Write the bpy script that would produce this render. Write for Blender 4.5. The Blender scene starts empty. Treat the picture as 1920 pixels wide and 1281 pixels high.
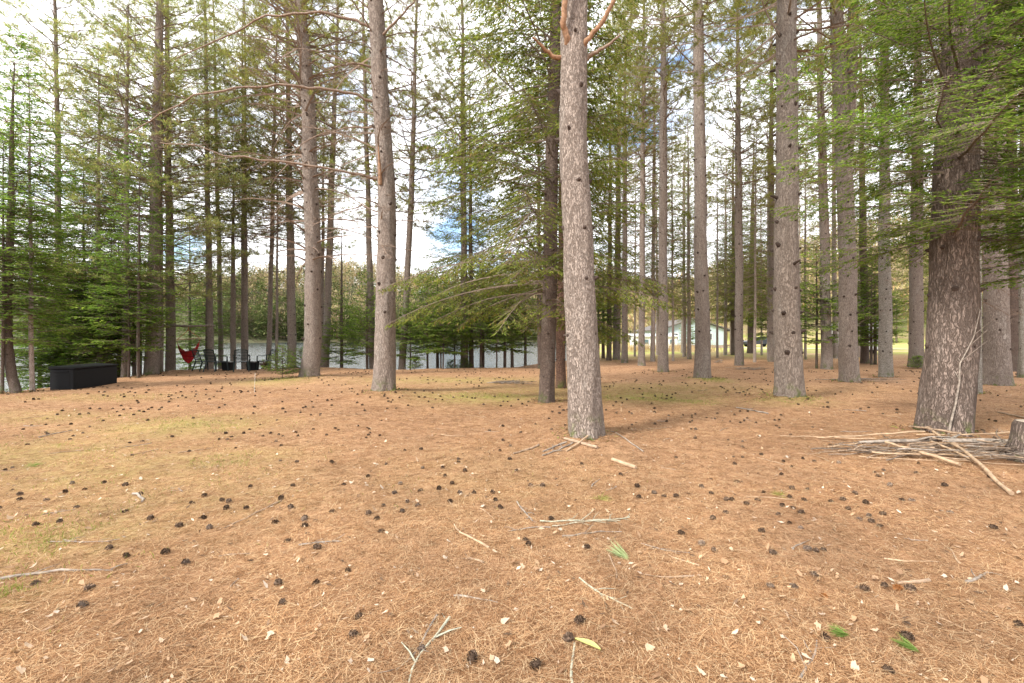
import bpy, math, random
import numpy as np
from mathutils import Vector, Matrix, noise

# ------------------------------------------------------------------ camera, sky, sun, exposure
R = math.radians
SC = bpy.context.scene
COL = SC.collection
F, CX, HY, H = 850.0, 960.0, 632.0, 1.45          # focal length and horizon in photo pixels, eye height in metres

cam = bpy.data.cameras.new('camera'); cam_o = bpy.data.objects.new('camera', cam); COL.objects.link(cam_o)
cam_o.location = (0, 0, H); cam_o.rotation_euler = (R(90), 0, 0)
cam.sensor_width = 36.0; cam.lens = F / 1920 * 36; cam.shift_y = -(640.5 - HY) / 1920
cam.clip_start = 0.05; cam.clip_end = 3000
SC.camera = cam_o

SUN_EL, SUN_AZ = 38.0, -128.0                      # azimuth measured clockwise from +Y: left and a little behind the camera
W = bpy.data.worlds.new('World'); SC.world = W; W.use_nodes = True
nt = W.node_tree; nt.nodes.clear()
def wn(t): return nt.nodes.new(t)
out = wn('ShaderNodeOutputWorld'); bg = wn('ShaderNodeBackground'); bg.inputs['Strength'].default_value = 0.13
sky = wn('ShaderNodeTexSky'); sky.sky_type = 'NISHITA'; sky.sun_disc = False
sky.sun_elevation = R(SUN_EL); sky.sun_rotation = R(SUN_AZ); sky.air_density = 1.0; sky.dust_density = 0.6
tc = wn('ShaderNodeTexCoord'); mp = wn('ShaderNodeMapping'); mp.inputs['Scale'].default_value = (1.0, 1.0, 1.9)
mp.inputs['Location'].default_value = (0.35, 0.1, 0.2)
n1 = wn('ShaderNodeTexNoise'); n1.inputs['Scale'].default_value = 2.6; n1.inputs['Detail'].default_value = 7; n1.inputs['Roughness'].default_value = 0.58
cr = wn('ShaderNodeValToRGB'); cr.color_ramp.elements[0].position = 0.33; cr.color_ramp.elements[1].position = 0.46
mx = wn('ShaderNodeMix'); mx.data_type = 'RGBA'
mx.inputs['B'].default_value = (7.8, 7.85, 8.0, 1)
L = nt.links.new
prev = n1.outputs['Fac']
for dx, dz, rad_ in ((1360, 40, 17), (1180, 190, 8), (850, 455, 5), (345, 465, 3)):
    v_ = Vector(((dx - CX) / F, 1, (HY - dz) / F)).normalized()
    dt = wn('ShaderNodeVectorMath'); dt.operation = 'DOT_PRODUCT'; dt.inputs[1].default_value = v_; L(tc.outputs['Generated'], dt.inputs[0])
    mr = wn('ShaderNodeMapRange'); mr.interpolation_type = 'SMOOTHSTEP'; mr.inputs['From Min'].default_value = math.cos(R(rad_)); mr.inputs['From Max'].default_value = 1; mr.inputs['To Min'].default_value = 0; mr.inputs['To Max'].default_value = .13
    L(dt.outputs['Value'], mr.inputs['Value']); sb = wn('ShaderNodeMath'); sb.operation = 'SUBTRACT'; L(prev, sb.inputs[0]); L(mr.outputs[0], sb.inputs[1]); prev = sb.outputs[0]
L(tc.outputs['Generated'], mp.inputs['Vector']); L(mp.outputs[0], n1.inputs['Vector']); L(prev, cr.inputs['Fac'])
L(cr.outputs['Color'], mx.inputs['Factor']); L(sky.outputs['Color'], mx.inputs['A']); L(mx.outputs['Result'], bg.inputs['Color']); L(bg.outputs[0], out.inputs['Surface'])

sl = bpy.data.lights.new('sun', 'SUN'); sl.energy = 2.4; sl.angle = R(10); sl.color = (1.0, 0.95, 0.87)
so = bpy.data.objects.new('sun', sl); COL.objects.link(so)
sd = Vector((math.sin(R(SUN_AZ)) * math.cos(R(SUN_EL)), math.cos(R(SUN_AZ)) * math.cos(R(SUN_EL)), math.sin(R(SUN_EL))))
so.rotation_euler = sd.to_track_quat('Z', 'Y').to_euler()
SC.view_settings.view_transform = 'Standard'; SC.view_settings.look = 'None'; SC.view_settings.gamma = 1
SC.view_settings.exposure = 1.42
SC.render.engine = 'CYCLES'
SC.cycles.max_bounces = 6; SC.cycles.diffuse_bounces = 3; SC.cycles.transmission_bounces = 3; SC.cycles.glossy_bounces = 2
SC.cycles.transparent_max_bounces = 4; SC.cycles.caustics_reflective = False; SC.cycles.caustics_refractive = False

# ------------------------------------------------------------------ helpers
rs = np.random.RandomState
def at(px, py, z=0.0):
    d = F * (H - z) / (py - HY); return ((px - CX) / F * d, d)
def xat(px, d): return (px - CX) / F * d
def zat(py, d): return H + (HY - py) / F * d

class MB:
    def __init__(s): s.v = []; s.f = []; s.n = 0
    def add(s, v, f, m=0):
        v = np.asarray(v, float).reshape(-1, 3); f = np.asarray(f, int)
        if len(v) == 0: return
        s.v.append(v); s.f.append((f + s.n, m)); s.n += len(v)
    def mesh(s, name, mats, smooth=False):
        me = bpy.data.meshes.new(name)
        V = np.concatenate(s.v); me.vertices.add(len(V)); me.vertices.foreach_set('co', V.ravel())
        lo = np.concatenate([f.ravel() for f, m in s.f]); tot = np.concatenate([np.full(len(f), f.shape[1]) for f, m in s.f])
        st = np.concatenate([[0], np.cumsum(tot)[:-1]]); mi = np.concatenate([np.full(len(f), m) for f, m in s.f])
        me.loops.add(len(lo)); me.loops.foreach_set('vertex_index', lo)
        me.polygons.add(len(tot)); me.polygons.foreach_set('loop_start', st); me.polygons.foreach_set('loop_total', tot)
        me.polygons.foreach_set('material_index', mi); me.polygons.foreach_set('use_smooth', np.full(len(tot), smooth))
        for m in (mats if isinstance(mats, (list, tuple)) else [mats]): me.materials.append(m)
        me.update(calc_edges=True)
        return me
    def build(s, name, mats, parent=None, smooth=False, loc=None):
        return link(name, s.mesh(name, mats, smooth), parent, loc)
def link(name, me, parent=None, loc=None):
    o = bpy.data.objects.new(name, me); COL.objects.link(o)
    if parent: o.parent = parent
    if loc is not None: o.location = loc
    return o
def tag(o, label=None, cat=None, group=None, kind=None):
    if label: o['label'] = label
    if cat: o['category'] = cat
    if group: o['group'] = group
    if kind: o['kind'] = kind
    return o
def thing(name, loc, label, cat, group=None, rz=0.0):
    o = bpy.data.objects.new(name, None); COL.objects.link(o); o.empty_display_size = 0.2
    o.location = loc; o.rotation_euler = (0, 0, rz); return tag(o, label, cat, group)

def nrm(a): return a / np.maximum(np.linalg.norm(a, axis=-1, keepdims=True), 1e-9)
def tube(mb, P, r, S=8, m=0, cap=True, ref=None, warp=None):
    P = np.asarray(P, float); n = len(P); r = np.broadcast_to(np.asarray(r, float), (n,))
    T = nrm(np.gradient(P, axis=0))
    if ref is None: ref = np.array([1.0, 0.13, 0.07]) if abs(T[:, 2]).mean() > .6 else np.array([0.05, 0.03, 1.0])
    A = nrm(np.cross(T, ref)); B = np.cross(T, A)
    th = np.arange(S) * 2 * math.pi / S
    rad = r[:, None] * np.ones(S)[None]
    if warp is not None: rad = rad * warp(P, th)
    V = P[:, None] + rad[..., None] * (np.cos(th)[None, :, None] * A[:, None] + np.sin(th)[None, :, None] * B[:, None])
    i = np.arange(n - 1)[:, None] * S; j = np.arange(S)[None]; k = (j + 1) % S
    f = np.stack([i + j, i + k, i + S + k, i + S + j], -1).reshape(-1, 4)
    mb.add(V, f, m)
    if cap:
        mb.add(np.concatenate([V[0], P[:1]]), [[(q + 1) % S, q, S] for q in range(S)], m)
        mb.add(np.concatenate([V[-1], P[-1:]]), [[q, (q + 1) % S, S] for q in range(S)], m)
def sticks(mb, A, B, ra, rb, m=0):
    A = np.asarray(A, float); B = np.asarray(B, float); n = len(A)
    if n == 0: return
    ra = np.broadcast_to(ra, (n,)); rb = np.broadcast_to(rb, (n,))
    T = nrm(B - A); U = nrm(np.cross(T, np.array([0.31, 0.22, 0.92]))); Vv = np.cross(T, U)
    vs = []
    for Q, rr in ((A, ra), (B, rb)):
        for a in (0, 2.0944, 4.1888): vs.append(Q + rr[:, None] * (math.cos(a) * U + math.sin(a) * Vv))
    V = np.stack(vs, 1).reshape(-1, 3); o = np.arange(n)[:, None] * 6
    f = np.concatenate([o + np.array([[a, b, b + 3, a + 3]]) for a, b in ((0, 1), (1, 2), (2, 0))])
    mb.add(V, f, m)
def blades(mb, P, D, N, Ln, Wd, m=0, mid=0.45):
    n = len(P)
    if n == 0: return
    Ln = np.broadcast_to(Ln, (n,))[:, None]; Wd = np.broadcast_to(Wd, (n,))[:, None]
    D = nrm(D); S = nrm(np.cross(D, N)); C = P + D * Ln * mid
    V = np.stack([P, C + S * Wd * .5, P + D * Ln, C - S * Wd * .5], 1).reshape(-1, 3)
    mb.add(V, np.arange(n)[:, None] * 4 + np.arange(4)[None], m)
def box(mb, x0, x1, y0, y1, z0, z1, m=0, M=None):
    v = np.array([[x, y, z] for z in (z0, z1) for y in (y0, y1) for x in (x0, x1)], float)
    if M is not None: v = v @ np.asarray(M)[:3, :3].T + np.asarray(M)[:3, 3]
    mb.add(v, [[0, 2, 3, 1], [4, 5, 7, 6], [0, 1, 5, 4], [2, 6, 7, 3], [0, 4, 6, 2], [1, 3, 7, 5]], m)
def bevel(o, w, seg=2):
    b = o.modifiers.new('bevel', 'BEVEL'); b.width = w; b.segments = seg; b.limit_method = 'ANGLE'; return o
def ell(mb, c, r, su=10, sv=7, m=0):
    V = []; f = []
    for i in range(sv + 1):
        ph = math.pi * i / sv
        for j in range(su):
            t = 2 * math.pi * j / su
            V.append((c[0] + r[0] * math.sin(ph) * math.cos(t), c[1] + r[1] * math.sin(ph) * math.sin(t), c[2] + r[2] * math.cos(ph)))
    for i in range(sv):
        for j in range(su): f.append((i * su + j, (i + 1) * su + j, (i + 1) * su + (j + 1) % su, i * su + (j + 1) % su))
    mb.add(V, f, m)

# ------------------------------------------------------------------ materials
class NT:
    def __init__(s, name):
        s.m = bpy.data.materials.new(name); s.m.use_nodes = True; s.t = s.m.node_tree; s.t.nodes.clear()
        s.out = s.n('ShaderNodeOutputMaterial')
    def n(s, t, **kw):
        q = s.t.nodes.new(t)
        for k, v in kw.items(): setattr(q, k, v)
        return q
    def l(s, a, b): s.t.links.new(a, b)
    def noise(s, vec, scale, detail=4, rough=.55, dist=0.0):
        q = s.n('ShaderNodeTexNoise'); q.inputs['Scale'].default_value = scale; q.inputs['Detail'].default_value = detail
        q.inputs['Roughness'].default_value = rough; q.inputs['Distortion'].default_value = dist
        if vec is not None: s.l(vec, q.inputs['Vector'])
        return q.outputs['Fac']
    def mapping(s, vec, scale=(1, 1, 1), rot=(0, 0, 0), loc=(0, 0, 0)):
        q = s.n('ShaderNodeMapping'); q.inputs['Scale'].default_value = scale; q.inputs['Rotation'].default_value = rot; q.inputs['Location'].default_value = loc
        s.l(vec, q.inputs['Vector']); return q.outputs[0]
    def ramp(s, fac, stops):
        q = s.n('ShaderNodeValToRGB'); e = q.color_ramp.elements
        while len(e) < len(stops): e.new(.5)
        for a, (p, c) in zip(e, stops): a.position = p; a.color = (*c, 1) if len(c) == 3 else c
        s.l(fac, q.inputs['Fac']); return q.outputs['Color']
    def mix(s, fac, a, b, mode='MIX'):
        q = s.n('ShaderNodeMix', data_type='RGBA', blend_type=mode)
        for v, k in ((fac, 'Factor'), (a, 'A'), (b, 'B')):
            if hasattr(v, 'links'): s.l(v, q.inputs[k])
            else: q.inputs[k].default_value = v if k == 'Factor' else (*v, 1)
        return q.outputs['Result']
    def math(s, op, a, b=0.0, clamp=False):
        q = s.n('ShaderNodeMath', operation=op); q.use_clamp = clamp
        for i, v in enumerate((a, b)):
            if hasattr(v, 'links'): s.l(v, q.inputs[i])
            else: q.inputs[i].default_value = v
        return q.outputs[0]
    def bsdf(s, color, rough=.8, bump=None, bstr=.3, bdist=.02, spec=.3, metal=0.0):
        q = s.n('ShaderNodeBsdfPrincipled')
        if hasattr(color, 'links'): s.l(color, q.inputs['Base Color'])
        else: q.inputs['Base Color'].default_value = (*color, 1)
        if hasattr(rough, 'links'): s.l(rough, q.inputs['Roughness'])
        else: q.inputs['Roughness'].default_value = rough
        q.inputs['Specular IOR Level'].default_value = spec; q.inputs['Metallic'].default_value = metal
        if bump is not None:
            b = s.n('ShaderNodeBump'); b.inputs['Strength'].default_value = bstr; b.inputs['Distance'].default_value = bdist
            s.l(bump, b.inputs['Height']); s.l(b.outputs[0], q.inputs['Normal'])
        s.l(q.outputs[0], s.out.inputs['Surface']); return s.m
    def coord(s, which='Object'): return s.n('ShaderNodeTexCoord').outputs[which]
    def pos(s): return s.n('ShaderNodeNewGeometry').outputs['Position']
    def island(s): return s.n('ShaderNodeNewGeometry').outputs['Random Per Island']
    def orand(s): return s.n('ShaderNodeObjectInfo').outputs['Random']

def plain(name, c, rough=.7, var=.25, scale=8, bstr=.1, spec=.3):
    t = NT(name); co = t.coord(); f = t.noise(co, scale, 5)
    col = t.ramp(f, [(.3, tuple(x * (1 - var) for x in c)), (.7, tuple(min(1, x * (1 + var)) for x in c))])
    return t.bsdf(col, rough, f, bstr, .01, spec)

def bark(name, plate, crack, moss, sx=26., sz=7., lichen=(.46, .44, .40), bs=.9, wide=.07):
    t = NT(name); co = t.coord(); r = t.orand()
    add = t.n('ShaderNodeVectorMath', operation='ADD'); sc = t.n('ShaderNodeVectorMath', operation='SCALE')
    cmb = t.n('ShaderNodeCombineXYZ'); t.l(r, cmb.inputs[0]); t.l(r, cmb.inputs[2]); t.l(cmb.outputs[0], sc.inputs[0]); sc.inputs['Scale'].default_value = 40
    t.l(co, add.inputs[0]); t.l(sc.outputs[0], add.inputs[1])
    dn = t.n('ShaderNodeTexNoise'); dn.inputs['Scale'].default_value = 9; dn.inputs['Detail'].default_value = 3; t.l(add.outputs[0], dn.inputs['Vector'])
    ds = t.n('ShaderNodeVectorMath', operation='SCALE'); t.l(dn.outputs['Color'], ds.inputs[0]); ds.inputs['Scale'].default_value = .07
    a2 = t.n('ShaderNodeVectorMath', operation='ADD'); t.l(add.outputs[0], a2.inputs[0]); t.l(ds.outputs[0], a2.inputs[1])
    nA = t.noise(t.mapping(a2.outputs[0], (sx, sx, sz)), 1, 3, .5); nB = t.noise(t.mapping(a2.outputs[0], (sx * 1.9, sx * 1.9, sz * 2.2), (0, 0, .7)), 1, 3, .5)
    ra = t.math('ABSOLUTE', t.math('SUBTRACT', nA, .5)); rb_ = t.math('ABSOLUTE', t.math('SUBTRACT', nB, .5))
    ea = t.ramp(ra, [(0.0, (0, 0, 0)), (wide, (1, 1, 1))]); eb = t.ramp(rb_, [(0.0, (.35, .35, .35)), (wide * .9, (1, 1, 1))])
    edge = t.math('MULTIPLY', ea, eb)
    fine = t.noise(t.mapping(add.outputs[0], (75, 75, 34)), 1, 5, .7)
    med = t.noise(t.mapping(add.outputs[0], (30, 30, 14)), 1, 5, .7)
    big = t.noise(t.mapping(add.outputs[0], (3, 3, 1.2)), 1, 4)
    pl = t.mix(t.ramp(med, [(.32, (0, 0, 0)), (.68, (1, 1, 1))]), tuple(x * .84 for x in plate), tuple(x * 1.12 for x in plate))
    pl = t.mix(t.ramp(fine, [(.36, (0, 0, 0)), (.6, (1, 1, 1))]), t.mix(.55, pl, crack), pl)
    pl = t.mix(t.ramp(big, [(.52, (0, 0, 0)), (.72, (.6, .6, .6))]), pl, lichen)
    c = t.mix(t.ramp(edge, [(0, (0, 0, 0)), (1, (1, 1, 1))]), crack, pl)
    z = t.n('ShaderNodeSeparateXYZ'); t.l(co, z.inputs[0])
    mz = t.math('MULTIPLY', t.ramp(z.outputs[2], [(0.0, (1, 1, 1)), (.35, (0, 0, 0))]), t.ramp(t.noise(add.outputs[0], 5, 4), [(.5, (0, 0, 0)), (.62, (.9, .9, .9))]))
    c = t.mix(mz, c, moss)
    hgt = t.math('ADD', edge, t.math('MULTIPLY', fine, .5))
    return t.bsdf(c, .92, hgt, bs, .02, .15)

BARK_PINE = bark('pine bark', (.385, .318, .272), (.17, .13, .105), (.13, .16, .04), 34, 7, (.40, .36, .32), wide=.055)
BARK_BIG = bark('thick furrowed bark', (.28, .215, .18), (.10, .074, .06), (.13, .16, .04), 24, 3.6, (.33, .28, .24), 1.0, .075)
BARK_SPRUCE = bark('spruce bark', (.22, .165, .135), (.10, .072, .058), (.11, .14, .04), 32, 20, (.30, .27, .23))
BARK_RED = bark('scaly red bark', (.30, .175, .125), (.09, .055, .042), (.10, .13, .03), 26, 16, (.36, .24, .19))
BARK_GREY = bark('pale grey bark', (.48, .44, .385), (.20, .17, .135), (.14, .17, .05), 16, 26)
BARK_FAR = bark('far bark', (.42, .345, .30), (.20, .15, .125), (.12, .15, .04), 32, 6, bs=.5, wide=.04)
KNOT = plain('knot wood', (.055, .038, .03), .9, .4, 30)
LIMB = plain('limb bark', (.22, .158, .118), .85, .4, 25, .3)
LIMB_ORANGE = plain('orange limb bark', (.25, .145, .085), .85, .4, 25, .3)
LIMB_DARK = plain('dark limb bark', (.16, .12, .09), .9, .4, 25, .3)
TWIG = plain('dry stick wood', (.29, .205, .14), .85, .45, 22, .4)
TWIG_PALE = plain('peeled stick wood', (.36, .25, .16), .8, .35, 18, .3)
TWIG_GREY = plain('grey stick wood', (.24, .20, .165), .9, .5, 22, .4)
LICHEN = plain('lichen', (.34, .335, .255), .95, .35, 60, .5)

def leaf(name, stops, trans=.35, tcol=1.25):
    t = NT(name); i = t.island(); c = t.ramp(i, stops)
    big = t.noise(t.pos(), 1.1, 3)
    c = t.mix(1.0, c, t.ramp(big, [(.3, (.72, .72, .72)), (.7, (1.22, 1.2, 1.1))]), 'MULTIPLY')
    d = t.n('ShaderNodeBsdfDiffuse'); t.l(c, d.inputs[0])
    tr = t.n('ShaderNodeBsdfTranslucent'); c2 = t.mix(1.0, c, (tcol, tcol, tcol * .7), 'MULTIPLY'); t.l(c2, tr.inputs[0])
    ms = t.n('ShaderNodeMixShader'); ms.inputs[0].default_value = trans
    t.l(d.outputs[0], ms.inputs[1]); t.l(tr.outputs[0], ms.inputs[2]); t.l(ms.outputs[0], t.out.inputs['Surface']); return t.m
SPRUCE = leaf('spruce needles', [(0, (.085, .12, .026)), (.45, (.16, .21, .05)), (.8, (.25, .295, .072)), (1, (.28, .20, .095))], .5)
FIR = leaf('fir needles', [(0, (.075, .15, .032)), (.5, (.155, .265, .055)), (1, (.28, .39, .09))], .5)
FIRB = leaf('bright fir needles', [(0, (.07, .14, .025)), (.5, (.16, .265, .05)), (1, (.32, .42, .09))], .5)
PINE = leaf('pine needles', [(0, (.15, .175, .045)), (.5, (.25, .27, .08)), (.85, (.36, .36, .13)), (1, (.36, .25, .12))], .45)
PINEY = leaf('pale pine needles', [(0, (.18, .225, .075)), (.55, (.30, .345, .14)), (.8, (.42, .43, .20)), (1, (.42, .28, .15))], .6)
BROWNTWIG = leaf('dead needle twigs', [(0, (.09, .06, .04)), (1, (.2, .135, .09))], .1)
FARC = leaf('far conifer needles', [(0, (.05, .075, .03)), (.5, (.10, .13, .05)), (1, (.19, .20, .085))], .3)
HARD = leaf('bare hardwood twigs', [(0, (.30, .22, .16)), (.5, (.40, .32, .22)), (.8, (.42, .40, .18)), (1, (.45, .25, .15))], .2)
GRASS = leaf('grass blades', [(0, (.16, .20, .045)), (.6, (.26, .28, .075)), (1, (.42, .36, .15))], .3)
REED = leaf('dry reeds', [(0, (.38, .27, .16)), (1, (.55, .42, .27))], .2)
NEEDLE = leaf('fallen needles', [(0, (.075, .036, .02)), (.3, (.25, .125, .064)), (.6, (.43, .245, .13)), (.85, (.58, .385, .23)), (1, (.66, .51, .33))], .1, 1.0)
DRYLEAF = leaf('dry leaves', [(0, (.22, .13, .08)), (.4, (.42, .28, .18)), (.75, (.48, .36, .27)), (1, (.52, .44, .37))], .15, 1.0)
TUFT = leaf('green needle tuft', [(0, (.28, .34, .17)), (1, (.42, .48, .27))], .3)
SPRIG = leaf('green sprig', [(0, (.12, .20, .05)), (1, (.24, .32, .09))], .3)
CONE = leaf('cone scales', [(0, (.04, .026, .019)), (.6, (.10, .068, .05)), (1, (.20, .14, .105))], .0)
CONE_RED = leaf('red brown cone scales', [(0, (.16, .06, .02)), (1, (.42, .2, .085))], .0)
PLASTIC_BLACK = plain('charcoal resin', (.011, .011, .012), .7, .2, 30, .15, .15)
PLASTIC_GREEN = plain('dark green plastic', (.008, .016, .015), .45, .15, 20, .03, .35)

# ------------------------------------------------------------------ ground, lake, sky-lit terrain
LAKE = np.array([(-20, -60), (-16.5, 0), (-14.6, 8), (-13.5, 11.3), (-13.5, 13.0), (-13.9, 15.2), (-14.4, 17.6), (-14.9, 19.9), (-12, 21.0), (-8.5, 21.2), (-6.3, 20.6),
                 (-2.7, 20.9), (-.2, 21.4), (1.2, 24), (4.0, 29), (5.5, 35), (8.5, 46), (12, 62), (18, 95), (30, 150), (38, 190), (10, 205),
                 (-40, 198), (-90, 185), (-140, 150), (-170, 90), (-180, 0), (-170, -60)], float)
def lake_sd(x, y):
    p = np.stack([x, y], -1); best = np.full(x.shape, 1e9); ins = np.zeros(x.shape, bool)
    for a, b in zip(LAKE, np.roll(LAKE, -1, 0)):
        ab = b - a; t = np.clip(((p - a) @ ab) / (ab @ ab), 0, 1)
        best = np.minimum(best, np.linalg.norm(p - a - t[..., None] * ab, axis=-1))
        if a[1] != b[1]:
            c = ((a[1] > y) != (b[1] > y)) & (x < (b[0] - a[0]) * (y - a[1]) / (b[1] - a[1]) + a[0]); ins ^= c
    return np.where(ins, best, -best)
def sst(a, b, x): t = np.clip((x - a) / (b - a), 0, 1); return t * t * (3 - 2 * t)
MOUNDS = []
def gz(x, y):
    x = np.asarray(x, float); y = np.asarray(y, float); s = lake_sd(x, y)
    z = np.where(s > 0, -np.minimum(.5 * s + .12 * np.minimum(s, 1), 2.2), 0.0)
    land = (s <= 0)
    nz = .030 * np.sin(x * .9 + .7 * np.sin(y * .6)) * np.sin(y * .75 + 1.3) + .012 * np.sin(x * 2.3 + y * 1.1) * np.sin(y * 2.0 - x)
    z = z + nz * sst(0, 6, y)
    far = sst(2, 120, -s) * sst(110, 260, np.hypot(x, y)) * land
    z = z + far * (15 + 7 * np.sin(x * .013 + 1.2) + 5 * np.sin(x * .031 + y * .02))
    z = z + (17 + 2.5 * np.sin(x * .05)) * sst(78, 150, y) * sst(5, 60, -s) * land
    for mx_, my_, h_, sg_ in MOUNDS: z = z + h_ * np.exp(-((x - mx_) ** 2 + (y - my_) ** 2) / (2 * sg_ * sg_))
    return z
def g1(x, y): return float(gz(np.array([x]), np.array([y]))[0])
for px, py, hh, sg in ((718, 745, .15, .75), (1100, 825, .10, .5), (1478, 752, .13, .6), (1775, 818, .07, .6), (580, 712, .08, .9), (1318, 715, .08, .8), (1022, 760, .06, .5), (1594, 722, .07, .7)):
    q = at(px, py); MOUNDS.append((q[0], q[1] + .1, hh, sg))
def axis(lo, hi, a, b, st, gr=1.13):
    c = list(np.arange(a, b + 1e-6, st)); s = st; v = c[-1]
    while v < hi: s *= gr; v += s; c.append(v)
    s = st; v = c[0]; pre = []
    while v > lo: s *= gr; v -= s; pre.append(v)
    return np.array(pre[::-1] + c)
gx = axis(-420, 460, -16, 16, .16); gy = axis(-80, 560, 0, 32, .16)
X, Y = np.meshgrid(gx, gy); Z = gz(X, Y)
nx, ny = len(gx), len(gy); i = np.arange(ny - 1)[:, None] * nx + np.arange(nx - 1)[None]
mb = MB(); mb.add(np.stack([X, Y, Z], -1), np.stack([i, i + 1, i + nx + 1, i + nx], -1).reshape(-1, 4))
# where grass and moss grow among the needles
GP = [(330, 800, 130, 16, .75), (60, 850, 150, 30, .55), (200, 880, 220, 40, .5), (420, 860, 120, 20, .5), (100, 1010, 140, 40, .75), (20, 1130, 60, 30, .6), (300, 930, 220, 60, .35), (920, 745, 110, 8, .9), (850, 713, 140, 6, .5), (1210, 745, 90, 9, .9), (1150, 730, 260, 9, .45),
      (1290, 752, 60, 7, .5), (520, 715, 50, 6, .6), (1480, 755, 60, 5, .5), (1330, 714, 30, 4, .8), (60, 780, 200, 10, .35), (900, 900, 250, 60, .15), (180, 745, 140, 6, .3)]
gr = np.zeros(X.shape)
for px, py, sxp, syp, a in GP:
    cx_, cy_ = at(px, py); sx_ = sxp / F * cy_; sy_ = abs(at(px, py - syp)[1] - at(px, py + syp)[1]) / 2
    gr = np.maximum(gr, a * np.exp(-(((X - cx_) / sx_) ** 2 + ((Y - cy_) / sy_) ** 2) / 1.6))
wild = sst(24, 40, Y - .12 * X) * (lake_sd(X, Y) < 0)
t = NT('needle covered ground'); P = t.pos()
def att(n): q = t.n('ShaderNodeAttribute'); q.attribute_name = n; return q.outputs['Fac']
l1 = t.noise(t.mapping(P, (420, 26, 100), (0, 0, R(22))), 1, 2, .6, .6)
l2 = t.noise(t.mapping(P, (420, 26, 100), (0, 0, R(82))), 1, 2, .6, .6)
l3 = t.noise(t.mapping(P, (420, 26, 100), (0, 0, R(-38))), 1, 2, .6, .6)
ln = t.math('MAXIMUM', t.math('MAXIMUM', l1, l2), l3)
col = t.ramp(ln, [(.44, (.09, .046, .025)), (.55, (.33, .185, .102)), (.68, (.49, .30, .175)), (.8, (.66, .46, .30))])
mott = t.noise(P, .9, 5, .6)
col = t.mix(1.0, col, t.ramp(mott, [(.3, (.86, .81, .77)), (.5, (1.05, 1.05, 1.05)), (.7, (1.2, 1.2, 1.15))]), 'MULTIPLY')
m2 = t.noise(P, 5.5, 5, .65)
col = t.mix(1.0, col, t.ramp(m2, [(.32, (.66, .61, .57)), (.52, (1, 1, 1)), (.72, (1.2, 1.2, 1.2))]), 'MULTIPLY')
gcol = t.mix(t.noise(P, 60, 3), (.24, .25, .055), (.46, .41, .14))
gn = t.math('MULTIPLY', t.ramp(t.noise(P, 3.0, 6, .7), [(.34, (.25, .25, .25)), (.56, (1, 1, 1))]), att('grass'))
col = t.mix(t.math('MULTIPLY', gn, .85, True), col, gcol)
lawn = t.mix(t.noise(P, .35, 4), (.24, .33, .055), (.40, .44, .11))
lawn = t.mix(t.ramp(t.noise(P, .12, 4), [(.45, (0, 0, 0)), (.6, (1, 1, 1))]), lawn, (.46, .36, .19))
wf = t.math('MULTIPLY', att('wild'), t.ramp(t.noise(P, .8, 5, .6), [(.3, (.3, .3, .3)), (.6, (1, 1, 1))]))
col = t.mix(wf, col, lawn)
col = t.mix(att('far'), col, t.mix(t.noise(P, .09, 5), (.05, .065, .028), (.12, .10, .06)))
GROUND = t.bsdf(col, .95, ln, .8, .012, .1)
go = mb.build('ground', GROUND, None, True); tag(go, kind='structure', label='orange brown needle covered ground under the pines')
for nm, arr in (('grass', gr), ('wild', wild), ('far', sst(95, 150, np.hypot(X, Y)))):
    go.data.attributes.new(nm, 'FLOAT', 'POINT').data.foreach_set('value', arr.ravel().astype(np.float32))
t = NT('lake water'); P = t.pos()
w1 = t.noise(t.mapping(P, (.6, 2.2, 1)), 1.5, 4, .6, .4); w2 = t.noise(t.mapping(P, (.8, 2.2, 1)), .28, 3)
WATER = t.bsdf((.05, .058, .06), .12, t.math('ADD', w1, w2), 1.0, .075, .6)
mb = MB(); mb.add([(-400, -80, -.8), (60, -80, -.8), (60, 260, -.8), (-400, 260, -.8)], [[0, 1, 2, 3]])
tag(mb.build('lake_water', WATER), kind='structure', label='bright rippled lake water beyond the bank')
mb = MB(); pts = [(27, 62), (34, 56), (44, 53), (58, 52), (80, 56)]
V = []; 
for x_, y_ in pts: V += [(x_, y_ - 1.6, g1(x_, y_ - 1.6) + .03), (x_, y_ + 1.6, g1(x_, y_ + 1.6) + .03)]
mb.add(V, [[2 * k, 2 * k + 2, 2 * k + 3, 2 * k + 1] for k in range(4)])
tag(mb.build('driveway', plain('pale gravel', (.62, .56, .46), .9, .2, 3)), kind='structure', label='pale gravel driveway running past the house')

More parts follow.
